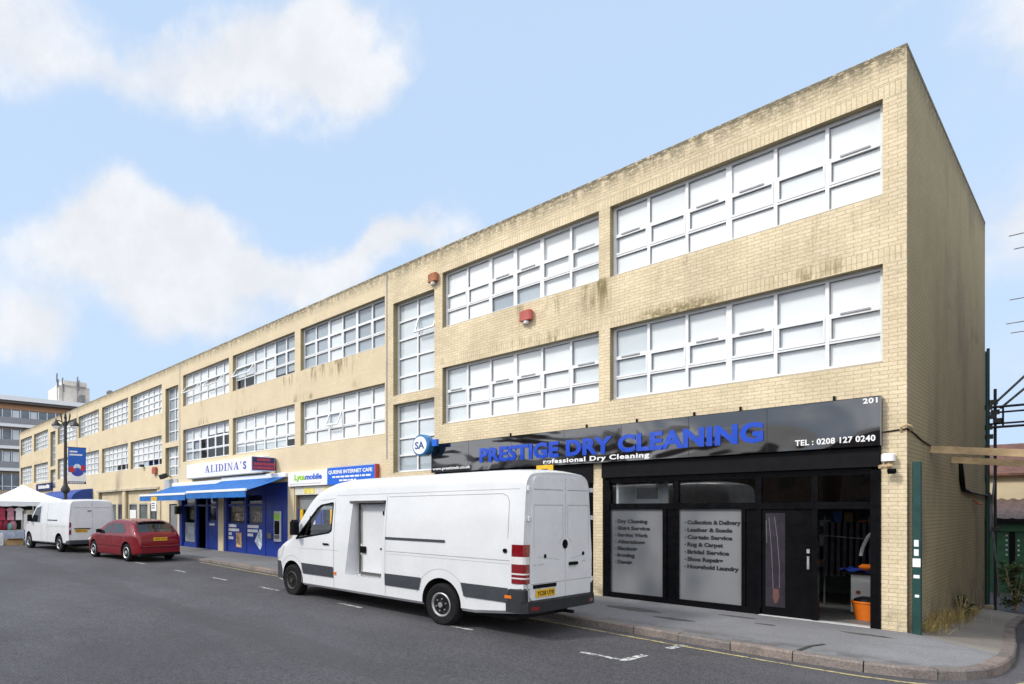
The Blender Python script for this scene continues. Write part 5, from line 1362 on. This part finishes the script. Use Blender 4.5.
bush(.10, 4.6, -.18, .11, .50, 120, 'small weedy plant at the foot of the side wall among dry grass', 5, M_leaf)
q = MB(); q.bbox(.0, .16, 9.4, 9.62, -.44, -.36, .02); tag(q.build('paving_block', M_coping, None), 'dark broken block lying under the scaffold poles', 'block')

# ------------------------------------------------------------------ street furniture and market on the left
r = empty('street_lamp', (-34.6, -2.75, .21), 'tall black ornate twin headed street lamp', 'street lamp')
LX, LY = -34.6, -2.75
q = MB(); q.lathe([(.22, .2), (.22, .35), (.15, .45), (.14, 1.3), (.17, 1.36), (.11, 1.45), (.10, 2.9), (.24, 3.0), (.27, 3.15), (.13, 3.4), (.10, 3.7), (.085, 7.0), (.13, 7.05), (.06, 7.2), (.09, 7.3), (.03, 7.6), (.0, 7.85)], 16, (LX, LY, 0)); q.build('post', M_iron, r, smooth=40)
for s in (-1, 1):
    q = MB(); q.tube([(LX, LY, 6.75), (LX + .1 * s, LY + .16 * s, 7.06), (LX + .2 * s, LY + .32 * s, 7.16), (LX + .25 * s, LY + .46 * s, 7.08)], .035, 8); q.tube([(LX + .1 * s, LY + .16 * s, 7.06), (LX + .12 * s, LY + .22 * s, 7.45), (LX + .12 * s, LY + .22 * s, 7.62)], [.03, .05, .01], 8); q.build('arm', M_iron, r, smooth=60)
    q = MB(); q.lathe([(.02, 7.26), (.09, 7.1), (.24, 6.94), (.26, 6.86), (.22, 6.82)], 16, (LX + .25 * s, LY + .46 * s, 0)); hd = q.build('lamp_head', M_iron, r, smooth=40)
    q = MB(); q.lathe([(.21, 6.82), (.16, 6.72), (.05, 6.66)], 16, (LX + .25 * s, LY + .46 * s, 0)); q.build('glass', M_white, hd, smooth=40)
r = empty('street_banner', (LX, LY + .65, 3.4), 'blue and white banner with a red and blue flower shape hung on the lamp post', 'banner')
q = MB()
for z in (3.50, 5.62): q.tube([(LX, LY + .08, z), (LX, LY + 1.2, z)], .02, 8)
q.build('arm', M_iron, r)
q = MB(); q.box(LX + .025, LX + .04, LY + .14, LY + 1.17, 4.15, 5.60); q.build('cloth', mat('banner_blue', (.01, .10, .45), .6, var=.08), r, label='blue upper part')
q = MB(); q.box(LX + .025, LX + .04, LY + .14, LY + 1.17, 3.62, 4.149); q.build('cloth', M_white, r, label='white lower part')
q = MB(); q.box(LX + .025, LX + .04, LY + .14, LY + 1.17, 3.48, 3.619); q.build('cloth', M_navy, r, label='dark bottom strip')
q = MB(); e = LX + .041; RT = random.Random(8)
def fan(cy, cz, r0, a0, a1, m): q.m = m; q.prism([(cy, cz)] + [(cy + r0 * math.cos(a0 + (a1 - a0) * k / 8), cz + r0 * math.sin(a0 + (a1 - a0) * k / 8)) for k in range(9)], e + .002 * m, e + .004 + .002 * m, 'x')
fan(LY + .36, 4.32, .20, 0, 2 * PI, 0); fan(LY + .96, 4.42, .18, 0, 2 * PI, 0); fan(LY + .68, 4.34, .42, PI * 1.18, PI * 1.82, 2); fan(LY + .66, 4.44, .22, PI * -.1, PI * 1.1, 1)
q.build('flower_shape', [mat('banner_red', (.45, .02, .03), .5), mat('banner_pale', (.55, .65, .75), .5), mat('banner_mid', (.03, .05, .35), .5)], r)
q = MB()
for z, n_ in ((5.32, 5), (5.14, 8)):
    y = LY + .22
    for i in range(n_): wd = RT.uniform(.06, .10); q.box(e, e + .004, y, y + wd, z, z + .09); y += wd + .015
y = LY + .2
for i in range(9): q.box(e, e + .004, y, y + .07, 3.52, 3.58); y += .10
q.build('lettering', M_letw, r)
def parking_sign(x, y, label, top=2.52, hw_=.30):
    r = empty('parking_sign', (x, y, gz(x) + .1), label, 'sign', 'yellow topped parking signs')
    q = MB(); q.tube([(x, y, gz(x)), (x, y, top + .05)], .038, 10); q.build('pole', M_steel, r)
    q = MB(); q.box(x - hw_, x + hw_, y - .055, y - .04, top - .17, top); q.build('yellow_plate', M_yel, r)
    q = MB(); q.box(x - hw_ + .03, x + hw_ - .03, y - .056, y - .041, top - .62, top - .18); pl = q.build('white_plate', M_white, r)
    q = MB(); rr = random.Random(3)
    for z in (top - .30, top - .40, top - .50): q.box(x - hw_ + .1, x + hw_ * .4, y - .0595, y - .0562, z, z + .035)
    q.box(x - .06, x + .06, y - .0585, y - .0555, top - .10, top - .07)
    q.build('lettering', M_letk, pl)
parking_sign(-23.1, -2.2, 'yellow and white parking sign on a pole behind the red car', 2.53)
parking_sign(-4.55, -2.35, 'yellow parking sign just showing over the roof of the long white van', 2.83, .17)

# market gazebo
TX0, TX1, TY0, TY1, TE, TA = -37.4, -32.6, -6.95, -2.98, 2.42, 3.38
r = empty('market_tent', ((TX0 + TX1) / 2, (TY0 + TY1) / 2, .13), 'white peaked market tent', 'tent')
q = MB(); cxm, cym = (TX0 + TX1) / 2, (TY0 + TY1) / 2
cr = [(TX0, TY0), (TX1, TY0), (TX1, TY1), (TX0, TY1)]
for i in range(4):
    a, b = cr[i], cr[(i + 1) % 4]; rows = []
    for t in range(9):
        u = t / 8; z = TE + (TA - TE) * (u - .12 * math.sin(PI * u)); rows.append([(a[0] + (b[0] - a[0]) * k / 8 + (cxm - (a[0] + (b[0] - a[0]) * k / 8)) * u, a[1] + (b[1] - a[1]) * k / 8 + (cym - (a[1] + (b[1] - a[1]) * k / 8)) * u, z - .03 * math.sin(PI * k / 8) * (1 - u)) for k in range(9)])
    q.grid(rows)
M_canvas = mat('white_canvas', (.74, .75, .78), .7, var=.05, ns=1)
q.build('canopy', M_canvas, r, smooth=40, norm=False)
q = MB()
for i in range(4):
    a, b = cr[i], cr[(i + 1) % 4]; q.grid([[(a[0] + (b[0] - a[0]) * k / 16, a[1] + (b[1] - a[1]) * k / 16, z + (-.03 * math.sin(PI * k / 16) if z > 2.2 else .02 * math.sin(k * 1.9))) for k in range(17)] for z in (TE, TE - .27)])
q.build('valance', M_canvas, r, norm=False)
for x, y in [(cr[0][0] + .1, cr[0][1] + .1), (cr[1][0] - .1, cr[1][1] + .1), (cr[2][0] - .1, cr[2][1] - .1), (cr[3][0] + .1, cr[3][1] - .1), (TX1 - .1, (TY0 + TY1) / 2)]:
    q = MB(); q.bbox(x - .025, x + .025, y - .025, y + .025, .1, TE + .0, .004); q.build('leg', M_alu, r)
q = MB(); q.box(TX0 + .05, TX0 + .07, TY0 + .1, TY1 - .1, .2, TE - .05); q.build('back_sheet', mat('dark_green_sheet', (.02, .05, .04), .8, var=.3), r)
G = 'stock on the market tables'
def stall_table(x, y, lx, ly, label, m):
    r = empty('stall_table', (x, y, gz(x)), label, 'table', 'market stall tables')
    q = MB(); q.bbox(x - lx / 2, x + lx / 2, y - ly / 2, y + ly / 2, .84, .88, .01); q.build('tabletop', M_wood, r)
    q = MB(); q.grid([[(x + lx / 2 + .012, y - ly / 2 + ly * k / 10, z + .02 * math.sin(k * 2.2)) for k in range(11)] for z in (.88, .38)]); q.grid([[(x - lx / 2 + lx * k / 6, y - ly / 2 - .012, z) for k in range(7)] for z in (.88, .45)]); q.build('table_cloth', m, r, norm=False)
    for sx in (-1, 1):
        for sy in (-1, 1): q = MB(); q.bar((x + sx * (lx / 2 - .06), y + sy * (ly / 2 - .06), .1), (x + sx * (lx / 2 - .06), y + sy * (ly / 2 - .06), .84), .04); q.build('leg', M_alu, r)
stall_table(-33.4, -6.3, .8, 1.9, 'stall table under the front edge of the market tent with a pale blue cloth', mat('pale_blue_cloth', (.40, .48, .62), .8, var=.3, ns=3))
stall_table(-33.6, -4.4, .8, 1.5, 'stall table of the market tent half hidden by the medium white van', mat('pale_lilac_cloth', (.48, .46, .58), .8, var=.3, ns=3))
def bag(x, y, z, s, m, label):
    q = MB(); q.lathe([(.10 * s, z), (.17 * s, z + .06 * s), (.19 * s, z + .25 * s), (.15 * s, z + .42 * s), (.06 * s, z + .50 * s)], 10, (x, y, 0)); tag(q.build('stuffed_bag', m, None, smooth=60), label, 'bag', G)
cl = [mat('teal_bag', (.16, .34, .34), .6, var=.3), mat('crimson_bag', (.38, .025, .07), .6, var=.3), mat('maroon_bag', (.24, .02, .05), .6, var=.3), mat('sky_bag', (.38, .50, .68), .6, var=.3), mat('pink_bag', (.55, .25, .32), .6, var=.3)]
for i, (y, z, s, k, lb) in enumerate(((-7.0, .885, 1.5, 0, 'stuffed teal bag at the left end of the market table'), (-6.55, .885, 1.55, 1, 'big crimson bag standing on the market table'), (-6.2, .885, 1.3, 2, 'maroon bag right of the big crimson bag'), (-5.85, .885, 1.1, 4, 'pink bag at the right end of the pale blue market table'), (-6.75, .885, .8, 3, 'small sky blue bag in front of the crimson one'), (-6.02, .885, .75, 0, 'small teal bag in front of the maroon and pink bags'))):
    bag(-33.35 + (.24 if s < 1 else 0), y, z, s, cl[k], lb)
for i, (y, m_, lb) in enumerate(((-7.25, cl[0], 'teal garment hung at the left of the market tent'), (-6.8, cl[3], 'pale blue garment hung under the market tent left of the crimson one'), (-6.45, cl[1], 'crimson garment hung under the market tent'), (-6.0, cl[4], 'pink garment hung under the market tent'), (-5.6, M_white, 'white garment hung under the market tent beside the leg'))):
    q = MB(); x_ = -33.0 - .08 * (i % 2); q.prism([(y - .17, 1.42), (y + .17, 1.42), (y + .15, 1.86), (y + .23, 1.98), (y + .05, 2.08), (y - .05, 2.08), (y - .23, 1.98), (y - .15, 1.86)], x_, x_ + .05, 'x'); q.tube([(x_ + .025, y, 2.08), (x_ + .025, y, 2.28)], .008, 6); tag(q.build('hanging_garment', m_, None), lb, 'garment', 'garments hung under the market tent')
q = MB(); q.bbox(-33.7, -33.0, -5.35, -4.85, .885, 1.75, .02); tag(q.build('storage_box', M_white, None), 'tall white box on the half hidden market table', 'box', G)
q = MB(); q.bbox(-33.72, -33.02, -5.25, -4.9, 1.75, 1.95, .02); tag(q.build('storage_box', mat('cream_box', (.6, .55, .48), .6), None), 'flat cream box topping the tall white box', 'box', G)
q = MB(); q.bbox(-32.7, -32.2, -6.35, -5.55, .125, .40, .01); o = q.build('open_carton', M_card, None); tag(o, 'brown cardboard carton on the road before the market tent', 'box')
q = MB(); q.obox((-32.15, -5.95, .43), (.13, 0, .05), (0, .38, 0), (-.002, 0, .004)); q.build('flap', M_card, o)
q = MB(); q.bbox(-32.55, -32.2, -6.95, -6.5, .125, .75, .02); tag(q.build('plastic_crate', mat('white_crate', (.6, .6, .62), .5, var=.2), None), 'white plastic crate on the road left of the brown carton', 'crate')
q = MB(); q.bbox(-32.6, -32.25, -5.45, -5.2, .125, .42, .02); tag(q.build('plastic_crate', mat('pale_blue_crate', (.4, .48, .6), .5, var=.2), None), 'pale blue crate on the road right of the brown carton', 'crate')

# ------------------------------------------------------------------ far building at the end of the street
FX = -88
r = empty('far_block', (FX - 6, -8, 0), 'long modern block with white floor bands at the end of the street', 'building')
q = MB(); q.box(FX - 14, FX, -34, 15.5, 0, 16.2); q.build('wall', mat('pale_brick', (.42, .33, .24), .85, var=.1), r)
q = MB(); q.box(FX - 14.3, FX + 1.0, -34.5, 16.0, 16.7, 17.3); q.box(FX - 13, FX - .5, -34, 15, 16.2, 16.7)
for z in (13.15, 10.15, 7.15): q.box(FX + .01, FX + .9, -34, 15.4, z, z + .45)
q.build('floor_band', M_white, r)
q = MB(); q.box(FX - .2, FX + .85, -34.2, 15.7, 16.35, 16.695); q.box(FX - .1, FX + .3, -34.2, 15.45, 3.3, 3.9); q.build('fascia', mat('dark_fascia', (.10, .085, .08), .7), r)
q = MB(); q.box(FX + .01, FX + .12, -34, 15.4, 15.6, 16.34); q.build('brick_band', mat('orange_brick', (.42, .23, .13), .8, var=.1), r)
q = MB(); q2 = MB(); q3 = MB(); RF = random.Random(6)
for z0, z1 in ((13.7, 15.55), (10.7, 12.9), (7.7, 9.9), (4.6, 6.8)):
    y = -34
    while y < 14.8:
        q.quad((FX + .06, y, z0), (FX + .06, y + 1.1, z0), (FX + .06, y + 1.1, z1), (FX + .06, y, z1))
        q2.box(FX + .03, FX + .12, y - .05, y + .05, z0, z1)
        if RF.random() < .4: q3.box(FX + .061, FX + .075, y + .15, y + .95, z0 + .1, z1 - .1)
        y += 1.15
    q2.box(FX + .03, FX + .12, -34, 14.8, z0 + .45, z0 + .53)
fw_ = q2.build('window_frame', M_white, r); q.build('pane', mat('blue_grey_glass', (.10, .135, .17), .06, var=.3, ns=.8, spec=.7), fw_, norm=False); q3.build('curtain', M_blindb, fw_)
q = MB(); q.box(FX + .9, FX + .95, -34, 15.4, 13.6, 14.4); q.box(FX + .9, FX + .95, -34, 15.4, 10.6, 11.4); q.box(FX + .9, FX + .95, -34, 15.4, 7.6, 8.4); q.build('balcony_rail', mat('grey_rail', (.24, .25, .27), .5), r)
q = MB(); q.box(FX - 12, FX - 6, 12.9, 17.6, 17.3, 20.9); q.box(FX - 10.5, FX - 5.5, 13.6, 17.0, 20.901, 21.6); q.build('roof_plant_room', mat('white_painted_wall', (.62, .58, .52), .8, var=.12, ns=.8), r)
q = MB()
for x, y, h in ((-93.6, 12.6, 22.6), (-93.5, 13.4, 22.0), (-93.4, 15.6, 22.4), (-95, 16.3, 22.2)):
    q.tube([(x, y, 18), (x, y, h)], .07, 6)
    for k in range(2): q.box(x + .05, x + .25, y - .18 + .2 * k, y - .02 + .2 * k, h - 1.4 - k * .8, h - .2 - k * .8)
q.bbox(-93.2, -92.6, 15.7, 16.5, 18.1, 19.5, .05); q.build('antenna', M_steel, r)
r = empty('shade_building', (8.5, 7.5, -.6), 'unseen brick building added across the lane to shade the side wall', 'building')  # added out of view to shade the lower side wall
q = MB(); q.box(4.7, 13, .5, 14.9, -.7, 7.6); q.build('wall', mat('shade_building_brick', (.20, .14, .10), .85, var=.15, ns=1), r)
q = MB(); q.box(4.62, 13.1, .42, 15.0, 7.6, 7.8); q.build('coping', M_coping, r)
q = MB()
for y in (2, 5.5, 9, 12.5):
    for z in (1.2, 4.6): q.box(4.64, 4.69, y, y + 1.3, z, z + 1.5)
q.build('window', M_carglass, r)
# low terrace across the street: seen only as reflections in glass and the glossy sign
for i, (x, wd, h) in enumerate(((-66, 20, 7.4), (-44, 19, 8.6), (-23, 17, 7.0), (-4, 18, 8.2), (17, 19, 6.6), (40, 22, 8.0))):
    r = empty('terrace_house', (x, -62, 0), ['brick terrace across the street, far left of the camera', 'taller brick terrace across the street left of the camera', 'low brick terrace across the street behind the camera, left part', 'brick terrace across the street right behind the camera', 'lowest brick terrace across the street to the right', 'long brick terrace across the street, far right'][i], 'building', 'terraces across the street')
    q = MB(); q.box(x - wd / 2, x + wd / 2, -70, -60, 0, h); q.build('wall', mat('terrace_brick', (.20, .12, .08), .85, var=.15, ns=1), r)
    q = MB(); q.prism([(-70.4, h), (-59.6, h), (-65, h + 2.4)], x - wd / 2, x + wd / 2, 'x'); q.build('roof', mat('terrace_slate', (.07, .07, .08), .6), r)
    q = MB()
    n_ = int(wd / 2.6)
    for k in range(n_):
        for z in (1.2, 4.2): q.box(x - wd / 2 + 1 + k * 2.6, x - wd / 2 + 2.2 + k * 2.6, -60.0, -59.93, z, z + 1.6)
    q.build('window', M_carglass, r)

# ------------------------------------------------------------------ sky, sun, camera
SUN_EL, SUN_AZ = 42.0, 203.0          # azimuth clockwise from +Y
wd_ = bpy.data.worlds.new('World'); S.world = wd_; wd_.use_nodes = True
wd_.node_tree.nodes.clear(); g = NG(wd_.node_tree)
sky = g.n('ShaderNodeTexSky', sky_type='NISHITA', sun_disc=False, sun_elevation=math.radians(SUN_EL), sun_rotation=math.radians(SUN_AZ), air_density=1.0, dust_density=1.2, ozone_density=2.2)
dirv = g.coord('Generated'); x, y, z = g.xyz(dirv)
dist = g.n('ShaderNodeTexNoise', {'Vector': dirv, 'Scale': 5.5, 'Detail': 6.0, 'Roughness': .58}).outputs['Color']
dr_, dg_, db_ = g.n('ShaderNodeSeparateColor', {0: dist}).outputs
az = g.m('MULTIPLY', g.m('ARCTAN2', x, y), 180 / PI); el = g.m('MULTIPLY', g.m('ARCSINE', z), 180 / PI)
az = g.m('ADD', az, g.m('MULTIPLY', g.m('SUBTRACT', dr_, .5), 15)); el = g.m('ADD', el, g.m('MULTIPLY', g.m('SUBTRACT', dg_, .5), 10))
dens = None
for a, e, sa, se, am in ((-79, 36.5, 6, 3.6, .75), (-71, 35, 6, 2.6, .55), (-61, 36.2, 7, 3.0, .95), (-51, 37.5, 6, 4.0, 1.1), (-46, 35.2, 4, 2.6, .8),
                         (-70, 24.0, 4.6, 4.0, 1.2), (-63, 23.5, 5, 2.8, .85), (-75.5, 21.5, 6, 3.0, .8), (-66, 20, 7, 2.6, .8),
                         (-57, 20.4, 6, 2.2, .8), (-48.5, 21.0, 5, 2.4, .95), (-42.5, 23.2, 4.5, 1.8, .9), (-78, 14.2, 5, 3.8, 1.0), (-62, 16.5, 8, 2.6, .7),
                         (-2.5, 26.5, 4.5, 3.5, .85), (-1, 16.5, 6, 4.5, 1.0), (-9, 30.5, 3.5, 1.6, .35), (3, 8, 9, 4, .6)):
    qd = g.m('ADD', g.m('POWER', g.m('MULTIPLY', g.m('SUBTRACT', az, a), 1 / sa), 2), g.m('POWER', g.m('MULTIPLY', g.m('SUBTRACT', el, e), 1 / se), 2))
    ex = g.m('MULTIPLY', g.m('EXPONENT', g.m('MULTIPLY', qd, -1)), am)
    dens = ex if dens is None else g.m('ADD', dens, ex)
fb = g.noise(dirv, 9, 8, .62); fb2 = g.noise(dirv, 2.3, 5, .6)
dens = g.m('ADD', dens, g.m('MULTIPLY', g.m('SUBTRACT', fb, .5), .75))
# unseen broken cloud on the street side behind the camera, brightened for fill light
beh = g.m('MULTIPLY', g.sm(g.m('SUBTRACT', g.m('MULTIPLY', x, .6), g.m('MULTIPLY', y, .8)), -.38, .2), g.sm(fb2, .30, .52))
cloud = g.sm(dens, .20, .98)
cloud = g.m('MAXIMUM', g.m('MULTIPLY', cloud, .95), g.m('MULTIPLY', beh, .95))
shade = g.m('ADD', g.sm(fb, .35, .7, .93, 1.05), g.m('MULTIPLY', beh, 1.0))
ccol = g.n('ShaderNodeVectorMath', {0: (CLOUD * .975, CLOUD * .995, CLOUD * 1.04), 'Scale': shade}, operation='SCALE').outputs[0]
skys = g.n('ShaderNodeVectorMath', {0: sky.outputs[0], 'Scale': SKY_K}, operation='SCALE').outputs[0]
hz = g.m('ADD', HAZE0, g.m('MULTIPLY', g.sm(el, 32, 4), HAZE1))
skyh = g.mix(hz, skys, (CLOUD * .645, CLOUD * .835, CLOUD * 1.10))
fin = g.mix(cloud, skyh, ccol)
bg = g.n('ShaderNodeBackground', {'Color': fin, 'Strength': .12}); g.t.links.new(bg.outputs[0], g.n('ShaderNodeOutputWorld').inputs[0])
sl = bpy.data.lights.new('sun', 'SUN'); sl.energy = SUN_E; sl.angle = math.radians(9); sl.color = (1, .955, .88)
so = bpy.data.objects.new('sun', sl); COL.objects.link(so)
e_, a_ = math.radians(SUN_EL), math.radians(SUN_AZ)
sv = Vector((math.sin(a_) * math.cos(e_), math.cos(a_) * math.cos(e_), math.sin(e_)))
so.rotation_euler = sv.to_track_quat('Z', 'Y').to_euler(); so.location = sv * 60
cd = bpy.data.cameras.new('camera'); co = bpy.data.objects.new('camera', cd); COL.objects.link(co)
co.location = (1.8595, -12.982, 2.0); co.rotation_euler = (PI / 2, 0, math.radians(90 - 36.821))
cd.sensor_width = 36; cd.lens = 606.416 / 1024 * 36; cd.shift_x = (512 - 300) / 1024; cd.shift_y = (509 - 342) / 1024
cd.clip_end = 3000; cd.clip_start = .05
S.camera = co
S.render.resolution_x, S.render.resolution_y = 1024, 684
S.view_settings.view_transform = 'Standard'; S.view_settings.look = 'None'; S.view_settings.gamma = 1.0; S.view_settings.use_curve_mapping = False
S.view_settings.exposure = EXPO
S.cycles.use_denoising = True; S.cycles.max_bounces = 8; S.cycles.transparent_max_bounces = 24; S.cycles.caustics_reflective = False; S.cycles.caustics_refractive = False
